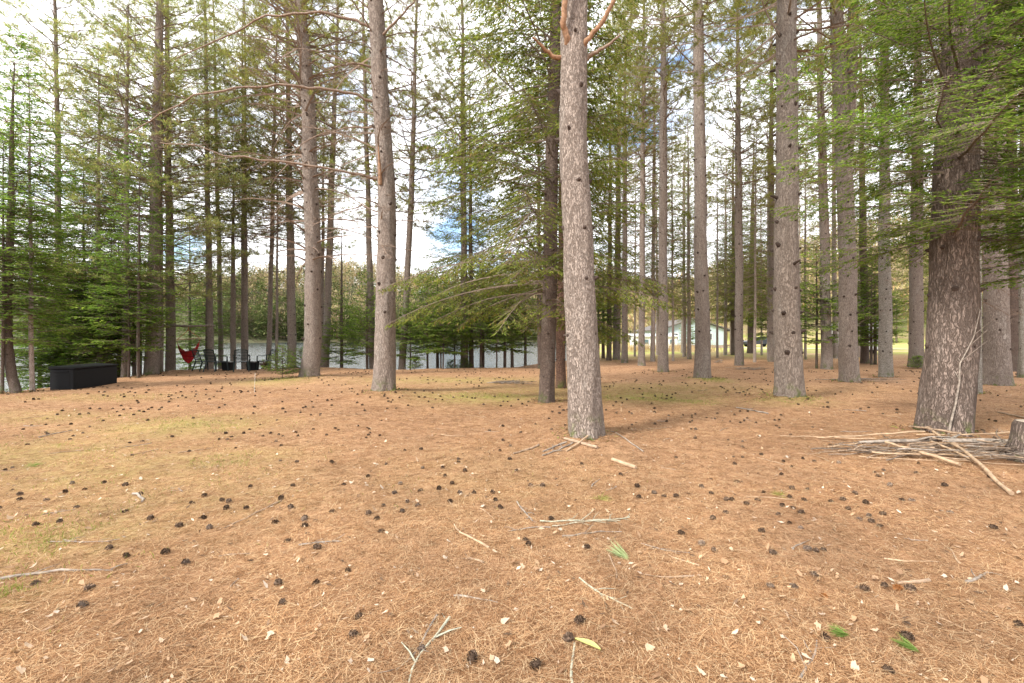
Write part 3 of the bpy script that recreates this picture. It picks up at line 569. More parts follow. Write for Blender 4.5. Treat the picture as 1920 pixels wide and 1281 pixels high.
# ---- middle and far trunks: base px, base py, width, top px, label, options
TT = [
 (548, 674, 16, 538, 'slender pine just left of the tall knotty pine with arching branches', dict(crown='p3', dead='d1', d=22.6)),
 (609, 686, 14, 634, 'slim pine leaning right, just right of the tall knotty pine', dict(crown='p2', dead='d2')),
 (602, 684, 8, 610, 'thin dark trunk squeezed between two pines at the water', dict(crown='y3', dead='d3', ht=14)),
 (699, 689, 12, 680, 'slim pine half behind the thick pine with bare limbs, at the bank', dict(crown='y3', dead='d1')),
 (753, 689, 13, 781, 'slim pine leaning right beside the water, right of the thick limbed pine', dict(crown='p3', dead='d1', way=[(762, 560), (774, 300)])),
 (871, 688, 14, 867, 'slim pine at the bank between leaning pine and dark spruce', dict(crown='p1', dead='d2')),
 (884, 688, 9, 880, 'thin dark trunk close behind the slim bank pine', dict(crown='s2', bk=BARK_SPRUCE, ht=15)),
 (1012, 690, 8, 1008, 'thin trunk peeking out left of the dark spruce', dict(crown='s1', bk=BARK_SPRUCE, ht=16)),
 (1142, 676, 9, 1146, 'thin dark spruce trunk right of the pale pine, far back', dict(crown='s2', bk=BARK_SPRUCE, kind='spruce_tree', cat='spruce tree')),
 (1156, 675, 13, 1163, 'far pine of a close pair, the left one, beside thin dark spruce', dict(crown='p2', dead='d1')),
 (1171, 680, 11, 1172, 'far pine of a close pair, the right one', dict(crown='p3', dead='d1')),
 (1203, 686, 12, 1207, 'slim pine in front of the low white shed', dict(crown='p1', dead='d3')),
 (1224, 678, 8, 1228, 'thin far trunk between the two slim pines at the shed', dict(crown='s2', bk=BARK_FAR)),
 (1243, 697, 18, 1244, 'pine with flared foot left of the pine before the blue house', dict(crown='p2', dead='d2', S=18, kn=(1.5, 13, .6, 1.1))),
 (1386, 686, 15, 1383, 'slim straight pine just right of the pale blue house', dict(crown='p3', dead='d1', kn=(1.2, 14, .6, 1.2))),
 (1375, 666, 8, 1374, 'dark spruce trunk standing behind the slim pine by the house', dict(crown='s1', bk=BARK_SPRUCE, kind='spruce_tree', cat='spruce tree')),
 (1407, 663, 11, 1418, 'dark far spruce near the parked dark car', dict(crown='s1', bk=BARK_SPRUCE, kind='spruce_tree', cat='spruce tree', flare=.8)),
 (1447, 679, 13, 1446, 'slim pine close left of the thick stub dotted pine', dict(crown='p1', dead='d3')),
 (1551, 692, 18, 1535, 'pine leaning left, behind the thin fir stem right of the stub dotted pine', dict(crown='p3', dead='d1', kn=(1.2, 14, .6, 1.2))),
 (1566, 672, 9, 1560, 'thin far trunk peeking out behind the left leaning pine', dict(crown='p2', dead='d3')),
 (1622, 681, 13, 1612, 'dark trunk in shade left of the white trailer', dict(crown='s2', bk=BARK_SPRUCE)),
 (1660, 706, 20, 1657, 'pale grey rough trunk in front of the white trailer', dict(bk=BARK_GREY, crown='p2', dead='d3', kn=(.9, 12, .35))),
 (1717, 690, 22, 1722, 'pine with a ferny green foot between the trailer and the massive dark trunk', dict(crown='p3', dead='d1')),
 (1828, 738, 17, 1838, 'pale slim trunk right behind the massive dark trunk', dict(bk=BARK_GREY, crown='p1', dead='d3')),
 (1868, 720, 37, 1862, 'broad pink grey pine right of the massive dark trunk', dict(S=20, crown='p1', dead='d3')),
 (1896, 696, 22, 1893, 'dark pine behind the broad pink grey one', dict(crown='p2', dead='d3', bk=BARK_SPRUCE)),
 (1920, 708, 16, 1922, 'slim pale trunk at the right edge of the stand', dict(bk=BARK_GREY, crown='p3', dead='d3')),
 # left bank
 (284, 701, 21, 300, 'broadest trunk of the left bank, between deck box and hammock', dict(crown='y1', dead='d3', S=18, flare=.5)),
 (299, 697, 10, 303, 'slim trunk close behind the broadest trunk on the left bank', dict(crown='y3', dead='d3')),
 (321, 692, 15, 312, 'pine trunk carrying the left end of the hammock pole', dict(crown='y1', dead='d3', S=16, flare=.5)),
 (395, 690, 11, 384, 'trunk carrying the right end of the hammock pole', dict(crown='y3', dead='d3')),
 (416, 686, 9, 400, 'slim trunk just right of the hammock pole end', dict(crown='y3', dead='d1')),
 (437, 687, 10, 438, 'slim trunk rising behind the dark side table', dict(crown='y3', dead='d3', ht=11)),
 (456, 686, 7, 455, 'thin left stem of a pair behind the middle chair', dict(crown='y3', dead='d3')),
 (461, 687, 8, 459, 'thin right stem of a pair behind the middle chair', dict(crown='y3', dead='d3')),
 (503, 686, 9, 520, 'slim pale pine leaning right above the chair by the lake', dict(crown='p3', dead='d1')),
 (519, 687, 5, 521, 'very thin dark stem beside the leaning slim pine at the chair', dict(crown='y3', dead='d3', ht=12)),
 (234, 705, 10, 240, 'slim trunk standing right of the deck box corner', dict(crown='y3', dead='d3', ht=14)),
 (28, 735, 14, 30, 'dark trunk with a crooked curved foot at the left edge', dict(bk=BARK_SPRUCE, crown='f2', way=[(18, 690), (9, 650), (10, 600), (16, 540), (19, 480)], kn=(1, 5, .4), ht=9, kind='fir_tree', cat='fir tree', group='firs on the left bank')),
 (6, 736, 5, 4, 'thin stem left of the crooked trunk at the left edge', dict(bk=BARK_SPRUCE, crown='f3', ht=7, kind='fir_tree', cat='fir tree', group='firs on the left bank')),
 (62, 732, 6.5, 50, 'thin straight fir stem between crooked trunk and deck box', dict(bk=BARK_FAR, crown='h1', ht=9.5, kind='fir_tree', cat='fir tree', cs=.72, group='firs on the left bank')),
 (116, 703, 11, 103, 'pale slim pine rising behind the deck box left end', dict(crown='y2', dead='d3', group='pines standing on the needle floor')),
 (105, 702, 4, 103, 'thin stem left of the pale pine behind the deck box', dict(bk=BARK_SPRUCE, crown='f2', ht=9, kind='fir_tree', cat='fir tree', group='firs on the left bank')),
 (163, 702, 6, 150, 'dark leaning stem behind the middle of the deck box', dict(bk=BARK_SPRUCE, crown='f1', ht=10.5, kind='fir_tree', cat='fir tree', group='firs on the left bank')),
 (186, 703, 9, 184, 'grey fir trunk behind the deck box with a dark green spire', dict(bk=BARK_FAR, crown='h1', ht=13.5, kind='fir_tree', cat='fir tree', group='firs on the left bank')),
 (209, 704, 4.5, 207, 'dark thin stem behind the deck box right end', dict(bk=BARK_SPRUCE, crown='f3', ht=7, kind='fir_tree', cat='fir tree', group='firs on the left bank')),
 (250, 702, 6, 246, 'crooked dead looking stem left of the broadest bank trunk', dict(bk=BARK_SPRUCE, way=[(251, 660), (244, 632), (252, 600)], ht=4.5, dead='d3', kind='dead_tree', cat='dead tree', group=None)),
 (260, 709, 5, 263, 'thin straight stem in front of the crooked dead stem', dict(bk=BARK_SPRUCE, crown='f2', ht=9, kind='fir_tree', cat='fir tree', group='firs on the left bank')),
 (386, 690, 4, 390, 'thin fir behind the red hammock chair', dict(bk=BARK_SPRUCE, crown='f3', ht=7, d=22.2, kind='fir_tree', cat='fir tree', group='firs on the left bank')),
 (357, 690, 5, 352, 'fir with bright boughs behind the left side of the red hammock chair', dict(bk=BARK_SPRUCE, crown='f1', ht=10.5, d=24.0, kind='fir_tree', cat='fir tree', group='firs on the left bank')),
]
for px, py, w, top, lab, kw in TT:
    kw = dict(kw); kw.setdefault('group', 'pines standing on the needle floor'); tree(px, py, w, top, lab, **kw)

# the forked second stem of the brushwood pine and thin stems sharing one look
thin_label = 'very thin dark fir stem in the thicket on the left bank'
for px, py, w in ((121, 703, 3), (151, 702, 3), (156, 703, 3), (193, 704, 3), (200, 704, 3), (241, 707, 4)):
    tree(px, py, w, px + 2, thin_label, 'young_fir', 'young fir', BARK_SPRUCE, 'y', None, ht=5.2, kn=None, S=6, group='thin fir stems on the left bank', cs=1.25, detail=.6)
for px, py, w, lab, cs, d in (
    (688, 690, 5, 'young fir at the water left of the thick limbed pine', 1.15, None), (770, 690, 3, 'young fir just right of the leaning slim pine', .95, None), (801, 690, 4, 'tallest young fir above the bright water gap', 1.2, None),
    (826, 691, 3, 'young fir left of the slim bank pine', 1.0, None), (831, 692, 3, 'young fir close to its twin left of slim bank pine', .9, 20.4), (852, 691, 3, 'short young fir right in front of the slim bank pine', .8, None),
    (902, 690, 5, 'young fir right of the slim bank pine', 1.15, None), (931, 690, 3, 'young fir at the right end of the water gap', 1.0, None), (947, 688, 6, 'young fir left of the dark spruce foot', 1.2, None), (985, 688, 5, 'bushy fir close behind the dark spruce foot', 1.2, 23),
    (1131, 674, 6, 'bushy dark fir right of the big pale pine', 1.5, 30), (1122, 676, 5, 'bushy fir hidden behind the big pale pine', 1.3, 28), (1531, 691, 4, 'thin fir with feathery crown right of the stub dotted pine', 1.45, None),
    (1634, 684, 4, 'left one of two thin fir stems before the trailer', 1.3, None), (1641, 683, 5, 'right one of two thin fir stems before the trailer', 1.4, None), (1446, 672, 5, 'bushy fir behind the slim pine near the dark car', 1.6, 31), (1290, 662, 8, 'small leafy yew like fir in front of the blue house', .9, 46)):
    tree(px, py, w, px, lab, 'young_fir', 'young fir', BARK_SPRUCE, 'y', None, ht=4.3 * cs, kn=None, S=6, cs=cs, d=d, group='young firs along the bank', detail=.5)

# small sapling in front of the tall knotty pine, and low seedlings
def sapling(px, py, hgt, rad, label, seed, group=None):
    x_, y_ = at(px, py); o = thing('fir_sapling', (x_, y_, g1(x_, y_)), label, 'sapling', group); rng = rs(seed); w, f = MB(), MB()
    tube(w, [(0, 0, -.05), (.01, 0, hgt * .5), (0, .01, hgt)], [.014, .01, .004], 6)
    z = hgt * .16
    while z < hgt:
        h = z / hgt
        for q in range(rng.randint(4, 6)): bough(w, f, rng, (0, 0, z), rng.rand() * 6.28, .1 + .6 * h + rng.normal(0, .1), rad * (1.08 - h) * rng.uniform(.6, 1.1) + .06, .1, .08, .022, .05, .026, 0, .55, .1)
        z += hgt * .075
    w.build('stem', LIMB_DARK, o); f.build('foliage', FIRB, o)
sapling(529, 712, 1.05, .75, 'small bright fir sapling in front of the tall knotty pine', 61)
sapling(565, 708, .95, .8, 'small fir sapling hugging the foot of the tall knotty pine', 62)
sapling(778, 691, .6, .45, 'tiny fir seedling at the water edge beside the leaning pine', 63)
sapling(870, 690, .5, .5, 'tiny fir seedling at the foot of the slim bank pine', 64)
sapling(1721, 692, .5, .45, 'ferny green seedling at the foot of the pine right of the trailer', 65)
sapling(845, 689, .75, .5, 'small seedling at the bank left of the slim bank pine', 66)

# trees farther back, all alike
rng = rs(900); n_bg = 0; tries = 0; occupied = []
while n_bg < 27 and tries < 4000:
    tries += 1; d = rng.uniform(27, 62); px = rng.uniform(1010, 2150); x_ = xat(px, d)
    if lake_sd(np.array([x_]), np.array([d]))[0] > -1.5: continue
    if any(math.hypot(x_ - a, d - b) < 2.6 for a, b in occupied): continue
    if 18 < x_ < 36 and d > 50: continue
    if 1150 < px < 1480 and d > 46: continue
    if 1530 < px < 1900 and d > 40 and rng.rand() < .5: continue
    occupied.append((x_, d)); n_bg += 1
    hz_ = 1150 < px < 1480; sp = rng.rand() < (.75 if hz_ else .5)
    py = 632 + F * H / d
    if sp: tree(px, py, .26 / d * F, px + rng.normal(0, 4), 'far spruce among the back rows of the stand', 'spruce_tree', 'spruce tree', BARK_FAR, 's3' if hz_ else rng.choice(['s1', 's2', 's3']), None, d=d, ht=17, kn=None, S=8, group='far spruces behind the stand', detail=1.0)
    else: tree(px, py, rng.uniform(.24, .36) / d * F, px + rng.normal(0, 8), 'far pine trunk among the back rows of the stand', 'pine_tree', 'pine tree', BARK_FAR, rng.choice(['p1', 'p2', 'p3']), rng.choice(['d1', 'd2', 'd3']), d=d, kn=(2, 10, .8), S=8, group='far pines behind the stand', detail=1.0)
for q_, (px, d, cr_) in enumerate(((1262, 27, 't1'), (1345, 31, 't2'), (1415, 26, 't1'), (1428, 36, 't2'), (1290, 40, 't1'), (1190, 33, 't2'), (1370, 42, 't1'), (1510, 29, 't1'), (1500, 38, 't2'), (1115, 36, 't1'), (1220, 45, 't2'), (1460, 44, 't1'))[:8]):
    tree(px, 632 + F * H / d, .15 / d * F, px + (q_ % 3 - 1) * 4, 'slender twiggy spruce with drooping half dead boughs, deep in the stand', 'spruce_tree', 'spruce tree', BARK_FAR, cr_, None, d=d, ht=15, kn=None, S=8, group='slender twiggy spruces', detail=1.0)
rng = rs(901); k = 0
while k < 7:
    d = rng.uniform(82, 125); x_ = xat(rng.uniform(1040, 1960), d)
    if lake_sd(np.array([x_]), np.array([d]))[0] > -6: continue
    k += 1; px = CX + x_ / d * F
    tree(px, 640, .3 / d * F, px, 'distant spruce beyond the house', 'spruce_tree', 'spruce tree', BARK_SPRUCE, rng.choice(['s1', 's2', 'f1']), None, d=d, ht=15, kn=None, S=6, group='distant spruces beyond the house', detail=3, cs=rng.uniform(.8, 1.1))
# extra firs and spruces filling the bank behind the trunks
for px, d, cr_, cs, lab in ((20, 15.5, 'h1', .8, 'bright fir filling the left edge above the lake'), (75, 17.5, 'f1', .9, 'fir behind the thin straight stem left of the deck box'), (140, 18.5, 'f1', .95, 'dense dark fir behind the deck box middle'),
                            (222, 19.5, 'f2', 1.0, 'fir between deck box and broadest bank trunk'), (262, 20.5, 'f1', .8, 'fir just left behind the broadest bank trunk'), 
                            (640, 22.4, 'y', 1.1, 'young fir over the water right of the leaning pine pair'), (820, 23.5, 's2', .75, 'spruce at the bank behind the leaning pine'), (905, 23.0, 's1', .7, 'spruce at the bank left of the dark spruce'), (960, 26, 's2', .8, 'spruce behind the dark spruce at the inlet')):
    x_ = xat(px, d)
    o = tree(px, 632 + F * (H + .3) / d, 6, px + 2, lab, 'fir_tree' if cr_[0] != 's' else 'spruce_tree', 'fir tree' if cr_[0] != 's' else 'spruce tree', BARK_SPRUCE, cr_, None, d=d, ht=8, kn=None, S=8, cs=cs, group='conifers filling the lake bank', detail=.8)

# ---- far woods across the lake and behind the house (uncountable)
def far_wood(name, seed, n, region, mat, con, label):
    rng = rs(seed); mb = MB(); k = 0
    while k < n:
        x_, y_ = region(rng); s = lake_sd(np.array([x_]), np.array([y_]))[0]
        if s > -2: continue
        k += 1; z_ = g1(x_, y_) - .3; h_ = rng.uniform(9, 17); m = 90; u = rng.rand(m) ** .8
        a = rng.rand(m) * 6.28
        if con:
            rad = (1 - u) * h_ * .19 + .3; rr = rad * rng.uniform(.35, 1, m)
            Pp = np.stack([x_ + rr * np.cos(a), y_ + rr * np.sin(a), z_ + .06 * h_ + u * h_ * .95], -1)
            D = np.stack([np.cos(a), np.sin(a), rng.normal(-.15, .3, m)], -1); blades(mb, Pp, D, np.array([0, 0, 1.0]) + rng.normal(0, .5, (m, 3)), rng.uniform(.7, 1.5, m), rng.uniform(.4, .8, m))
        else:
            rr = h_ * .3 * np.sin(np.pi * np.clip(u * .8 + .12, 0, 1)) * rng.rand(m) ** .5; z0_ = h_ * (.25 + .7 * u)
            Pp = np.stack([x_ + rr * np.cos(a), y_ + rr * np.sin(a), z_ + z0_], -1); D = np.stack([np.cos(a) * .5, np.sin(a) * .5, rng.uniform(.3, 1.2, m)], -1)
            blades(mb, Pp, D, rng.normal(0, 1, (m, 3)), rng.uniform(.8, 2.0, m), rng.uniform(.12, .4, m))
            sticks(mb, [(x_, y_, z_ - .3)], [(x_, y_, z_ + h_ * .7)], .16, .06)
    tag(mb.build(name, mat), label, None, None, 'stuff')
far_wood('far_conifer_woods', 71, 900, lambda r: (r.uniform(-230, 45), r.uniform(186, 330)), FARC, True, 'mixed dark conifers along the far lake shore')
far_wood('far_hardwoods', 72, 1100, lambda r: (r.uniform(-230, 60), r.uniform(188, 330)), HARD, False, 'bare reddish and budding hardwoods across the lake')
far_wood('bare_hardwoods', 73, 560, lambda r: (r.uniform(15, 190), r.uniform(86, 200)), HARD, False, 'pale bare woods rising behind the house')
far_wood('shore_conifers', 74, 420, lambda r: (r.uniform(-130, 34), r.uniform(180, 212)), FARC, True, 'green conifers lining the far waterline')

# ------------------------------------------------------------------ deck box
A = np.array(at(137, 729)); B = np.array(at(220, 717.5)); u = (B - A) / np.linalg.norm(B - A); v = np.array([-u[1], u[0]])
Lb, Wb = float(np.linalg.norm(B - A)), .58
o = thing('deck_box', (A[0], A[1], g1(*A) - .01), 'long charcoal black resin deck box on the bank edge', 'deck box', None, math.atan2(u[1], u[0]))
mb = MB(); box(mb, 0, Lb, 0, Wb, 0, .57); bevel(mb.build('body', PLASTIC_BLACK, o), .02)
mb = MB(); 
box(mb, .07, Lb - .07, -.006, .004, .06, .50)
bevel(mb.build('side_panel', PLASTIC_BLACK, o), .004)
mb = MB(); box(mb, -.007, .004, .08, Wb - .08, .07, .44); bevel(mb.build('end_panel', PLASTIC_BLACK, o), .004)
mb = MB(); box(mb, -.022, .004, .11, Wb - .11, .49, .53); bevel(mb.build('handle', PLASTIC_BLACK, o), .006)
mb = MB(); V = np.array([(-.02, -.03, .575), (Lb + .02, -.03, .575), (Lb + .02, Wb + .02, .575), (-.02, Wb + .02, .575), (-.02, -.03, .625), (Lb + .02, -.03, .625), (Lb + .02, Wb + .02, .665), (-.02, Wb + .02, .665)])
mb.add(V, [[3, 2, 1, 0], [4, 5, 6, 7], [0, 1, 5, 4], [1, 2, 6, 5], [2, 3, 7, 6], [3, 0, 4, 7]]); bevel(mb.build('lid', PLASTIC_BLACK, o), .018)

# ------------------------------------------------------------------ chairs
def chair(px, py, rz, label, first=[None]):
    x_, y_ = at(px, py)
    if first[0] is None:
        o = thing('plastic_chair', (0, 0, 0), label, 'chair', 'dark green garden chairs'); first[0] = o
        M_ = PLASTIC_GREEN; mb = MB()
        box(mb, -.25, .25, -.22, .25, .40, .43); box(mb, -.25, .25, .25, .27, .37, .425); bevel(mb.build('seat', M_, o), .012)
        mb = MB(); by = lambda z: -.22 - (z - .42) * .32
        for s in (-1, 1): tube(mb, [(s * .235, by(z), z) for z in (.40, .6, .8, .90)], [.022, .022, .02, .018], 6)
        for k in range(7):
            z = .48 + k * .062; box(mb, -.225, .225, by(z) - .008, by(z) + .008, z, z + .036)
        tube(mb, [(-.235, by(.9), .90), (-.12, by(.92) - .01, .925), (.12, by(.92) - .01, .925), (.235, by(.9), .90)], [.02] * 4, 6)
        mb.build('backrest', M_, o)
        for s in (-1, 1):
            mb = MB(); pts = [(s * .25, by(.72), .72), (s * .30, -.1, .665), (s * .305, .12, .655), (s * .29, .27, .64)]
            for a, b in zip(pts[:-1], pts[1:]):
                mb.add([(a[0] - .03, a[1], a[2]), (a[0] + .03, a[1], a[2]), (b[0] + .03, b[1], b[2]), (b[0] - .03, b[1], b[2]), (a[0] - .03, a[1], a[2] - .022), (a[0] + .03, a[1], a[2] - .022), (b[0] + .03, b[1], b[2] - .022), (b[0] - .03, b[1], b[2] - .022)],
                       [[0, 1, 2, 3], [7, 6, 5, 4], [0, 4, 5, 1], [1, 5, 6, 2], [2, 6, 7, 3], [3, 7, 4, 0]])
            mb.build('armrest', M_, o)
            mb = MB(); tube(mb, [(s * .29, .26, .645), (s * .285, .27, .4), (s * .30, .31, 0)], [.024, .03, .02], 6); mb.build('leg', M_, o)
            mb = MB(); tube(mb, [(s * .24, -.21, .42), (s * .265, -.28, .2), (s * .28, -.34, 0)], [.032, .028, .02], 6); mb.build('leg', M_, o)
    else:
        o = first[0].copy(); COL.objects.link(o); o['label'] = label
        for ch in first[0].children:
            c = ch.copy(); COL.objects.link(c); c.parent = o
    o.location = (x_, y_, g1(x_, y_)); o.rotation_euler = (0, 0, rz)
chair(383, 695.5, R(-28), 'dark plastic chair nearest the red hammock, leftmost of four')
chair(405, 697, R(-12), 'dark plastic chair between leftmost chair and the left side table')
chair(453, 696.5, R(28), 'dark plastic chair seen from behind between two side tables')
chair(501, 693.5, R(80), 'dark plastic chair turned left, beside the fir sapling')
def side_table(px, py, label):
    x_, y_ = at(px, py); o = thing('side_table', (x_, y_, g1(x_, y_)), label, 'side table', 'dark side tables among the chairs')
    mb = MB(); V = []; 
    for z, h_ in ((0, .17), (.36, .19)): V += [(-h_, -h_, z), (h_, -h_, z), (h_, h_, z), (-h_, h_, z)]
    mb.add(V, [[3, 2, 1, 0], [4, 5, 6, 7], [0, 1, 5, 4], [1, 2, 6, 5], [2, 3, 7, 6], [3, 0, 4, 7]]); bevel(mb.build('base', PLASTIC_BLACK, o), .01)
    mb = MB()
    for k in range(4): box(mb, -.24 + k * .122, -.13 + k * .122, -.23, .23, .362, .395)
    mb.build('top', plain('weathered grey board', (.24, .24, .23), .8), o)
side_table(428, 694, 'dark box table between second chair and the chair seen from behind')
side_table(474, 694, 'dark box table right of the chair seen from behind')
# brown cushion-like plant pot behind the right chair
x_, y_ = at(497, 689); o = thing('potted_plant', (x_, y_, g1(x_, y_)), 'brown withered potted plant behind the chair turned left', 'potted plant')
mb = MB(); tube(mb, [(0, 0, 0), (0, 0, .38)], [.14, .18], 12); mb.build('pot', plain('dark pot', (.05, .045, .04)), o)
rng = rs(81); mb = MB(); m = 160; a = rng.rand(m) * 6.28; D = np.stack([np.cos(a), np.sin(a), rng.uniform(.5, 2.4, m)], -1); blades(mb, np.tile([0, 0, .36], (m, 1)) + rng.normal(0, .06, (m, 3)) * [1, 1, .2], D, rng.normal(0, 1, (m, 3)), rng.uniform(.2, .55, m), .03); mb.build('foliage', BROWNTWIG, o)

# hammock chair on its pole
dH = 20.4
o = thing('hammock_pole', (xat(363, dH), dH - .35, 0), 'grey horizontal pole lashed across two trunks above the hammock', 'pole')
mb = MB(); zp = zat(611.5, dH); q = np.array([(xat(a, dH) - xat(363, dH), 0, zp + e) for a, e in ((316, -.01), (340, .01), (365, -.015), (388, 0), (411, .02))]); tube(mb, q, [.055, .05, .05, .045, .045], 8); mb.build('log', TWIG_GREY, o, True)
mb = MB()
for px in (321, 395): tube(mb, [(xat(px, dH) - xat(363, dH) + .05 * math.cos(a), .16 + .3 * math.sin(a) * .8, zp + .05 * math.cos(a * 2)) for a in np.linspace(0, 6.28, 12)], .012, 5)
mb.build('lashing', plain('rope', (.35, .28, .18)), o)
zb = zat(636, dH); xh = xat(364, dH); hw = .41
t = NT('striped red hammock cloth'); co = t.coord(); wv = t.n('ShaderNodeTexNoise'); wv.inputs['Scale'].default_value = 1
t.l(t.mapping(co, (2, 2, 26)), wv.inputs['Vector'])
RED = t.bsdf(t.ramp(wv.outputs['Fac'], [(.35, (.06, .012, .03)), (.45, (.36, .012, .02)), (.62, (.45, .02, .022)), (.7, (.42, .22, .14))]), .85)
o = thing('hammock_chair', (xh, dH - .35, 0), 'red striped hammock chair hanging from the grey pole', 'hammock chair', None, R(34))
mb = MB(); tube(mb, [(-hw - .06, 0, zb - .04), (hw + .08, 0, zb + .05)], .018, 8); mb.build('spreader_bar', TWIG_PALE, o, True)
mb = MB(); nu, nv = 25, 11; V = []
for a in range(nu):
    uu = a / (nu - 1); s = math.sin(math.pi * uu)
    for b in range(nv):
        vv = b / (nv - 1); dr = s ** .6 * (.50 + .56 * vv) if s > 0 else 0
        V.append(((uu - .5) * 2 * hw * (1 - .12 * s * vv), (vv - .5) * .5 * s ** .7 + .12 * s * math.sin(math.pi * vv) + .01 * math.sin(uu * 40), zb - .02 + (uu - .5) * .09 - dr + .015 * math.sin(uu * 30 + vv * 9)))
i_ = np.arange(nu - 1)[:, None] * nv + np.arange(nv - 1)[None]; mb.add(V, np.stack([i_, i_ + nv, i_ + nv + 1, i_ + 1], -1).reshape(-1, 4)); c = mb.build('cloth', RED, o, True)
sm = c.modifiers.new('thick', 'SOLIDIFY'); sm.thickness = .008
mb = MB(); ap = (0, 0, zp - .18); tube(mb, [(-hw, 0, zb - .03), ap], .012, 5); tube(mb, [(hw, 0, zb + .04), ap], .012, 5); tube(mb, [ap, (0, 0, zp - .04)], .012, 5); mb.build('rope', plain('orange rope', (.40, .16, .06)), o)
# thin white stake
x_, y_ = at(477, 736); o = thing('marker_stake', (x_, y_, g1(x_, y_)), 'thin white stake standing in the needles before the chairs', 'stake')
mb = MB(); tube(mb, [(0, 0, -.05), (.01, 0, .25), (.02, 0, .5)], .004, 6); mb.build('rod', plain('white rod', (.6, .58, .52)), o)
mb = MB(); ell(mb, (.02, 0, .5), (.008, .008, .008), 8, 5); mb.build('cap', plain('white cap', (.6, .6, .57)), o)

# ------------------------------------------------------------------ house, shed, trailer, car
t = NT('pale blue lap siding'); co = t.coord(); sp = t.n('ShaderNodeSeparateXYZ'); t.l(co, sp.inputs[0])
fr = t.math('FRACT', t.math('MULTIPLY', sp.outputs[2], 5.5)); SID = t.bsdf(t.mix(t.noise(co, 3), (.40, .49, .53), (.47, .56, .60)), .6, fr, .8, .03)
dh = 60.0; hx = xat(1301, dh); o = thing('house', (hx, dh, g1(hx, dh)), 'pale blue sided single storey house with a low gable', 'house')
hwid, hlen, ev, apx = 4.35, 11.0, 2.35, 3.75
mb = MB(); V = [(-hwid, 0, .35), (hwid, 0, .35), (hwid, 0, ev), (0, 0, apx), (-hwid, 0, ev), (-hwid, hlen, .35), (hwid, hlen, .35), (hwid, hlen, ev), (0, hlen, apx), (-hwid, hlen, ev)]
mb.add(V, [[0, 1, 2, 3, 4]]); mb.add(V, [[9, 8, 7, 6, 5]]); mb.add(V, [[1, 6, 7, 2], [5, 0, 4, 9]]); mb.build('wall', SID, o)
mb = MB(); box(mb, -hwid + .03, hwid - .03, .03, hlen - .03, -.3, .36); mb.build('foundation', plain('brick base', (.30, .23, .19), .9, .3, 10), o)
mb = MB(); k = (apx - ev) / hwid
for s in (-1, 1):
    e = s * (hwid + .45); V = [(0, -.5, apx + .06), (0, hlen + .5, apx + .06), (e, hlen + .5, ev + .06 - .45 * k), (e, -.5, ev + .06 - .45 * k)]; V2 = [(a, b, c + .14) for a, b, c in V]
    mb.add(V + V2, [[0, 1, 2, 3], [7, 6, 5, 4], [0, 4, 5, 1], [1, 5, 6, 2], [2, 6, 7, 3], [3, 7, 4, 0]])
mb.build('roof', plain('brown shingles', (.12, .105, .095), .9), o)
for wx in (-2.6, 1.9):
    mb = MB(); box(mb, wx - .55, wx + .55, -.05, .02, 1.0, 1.95); f_ = mb.build('window', plain('white trim', (.7, .7, .68)), o)
    mb = MB(); box(mb, wx - .45, wx + .45, -.065, -.052, 1.08, 1.87); mb.build('pane', plain('dark glass', (.04, .05, .055), .1, .2, 2, 0, .6), f_)
mb = MB(); box(mb, hwid + .02, hwid + 2.0, .5, 4.5, .15, .35); mb.build('porch_deck', plain('porch boards', (.35, .24, .17)), o)
for y__ in (.6, 4.3):
    mb = MB(); box(mb, hwid + 1.8, hwid + 1.95, y__, y__ + .14, .35, 2.2); mb.build('porch_post', plain('dark post', (.10, .08, .07)), o)
mb = MB(); box(mb, hwid + .47, hwid + 2.2, .3, 4.7, 2.2, 2.32); mb.build('porch_roof', plain('porch roofing', (.14, .12, .11)), o)

WHITE = plain('white painted board', (.76, .77, .78), .6, .06, 2)
dS = 56.0; sx_ = xat(1230, dS); o = thing('low_shed', (sx_, dS, g1(sx_, dS)), 'low white shed beyond the dry reeds', 'shed')
mb = MB(); box(mb, -2.6, 2.6, 0, 2.4, -.2, 1.45); mb.build('wall', WHITE, o)
mb = MB(); V = [(-2.8, -.25, 1.46), (2.8, -.25, 1.46), (2.8, 2.6, 1.75), (-2.8, 2.6, 1.75)]; V2 = [(a, b, c + .1) for a, b, c in V]; mb.add(V + V2, [[3, 2, 1, 0], [4, 5, 6, 7], [0, 1, 5, 4], [1, 2, 6, 5], [2, 3, 7, 6], [3, 0, 4, 7]]); mb.build('roof', plain('grey tin roof', (.5, .5, .5), .5), o)
for wx in (-1.2, .9, 2.0):
    mb = MB(); box(mb, wx - .28, wx + .28, -.03, .01, .55, 1.1); mb.build('window', plain('shed pane', (.10, .15, .17), .3), o)
dT = 38.0; tx = xat(1647, dT); o = thing('utility_trailer', (tx, dT, g1(tx, dT)), 'white box trailer parked on the grass behind the pale grey trunk', 'trailer')
mb = MB(); box(mb, -1.0, 1.0, 0, 4.2, .42, 2.7); bevel(mb.build('body', WHITE, o), .06)
mb = MB(); box(mb, -1.03, 1.03, -.03, 4.23, 2.70, 2.79); mb.build('roof', plain('trailer roof', (.66, .67, .68)), o)
mb = MB(); box(mb, -.85, .85, -.025, -.002, .5, 2.55); d_ = bevel(mb.build('door', plain('trailer door', (.70, .71, .73), .5, .05), o), .01)
mb = MB(); box(mb, .6, .66, -.06, -.03, 1.2, 1.6); mb.build('handle', plain('steel', (.3, .3, .3), .4), d_)
mb = MB(); box(mb, -.95, .95, -.05, 4.3, .33, .42); mb.build('chassis', plain('chassis', (.05, .05, .05)), o)
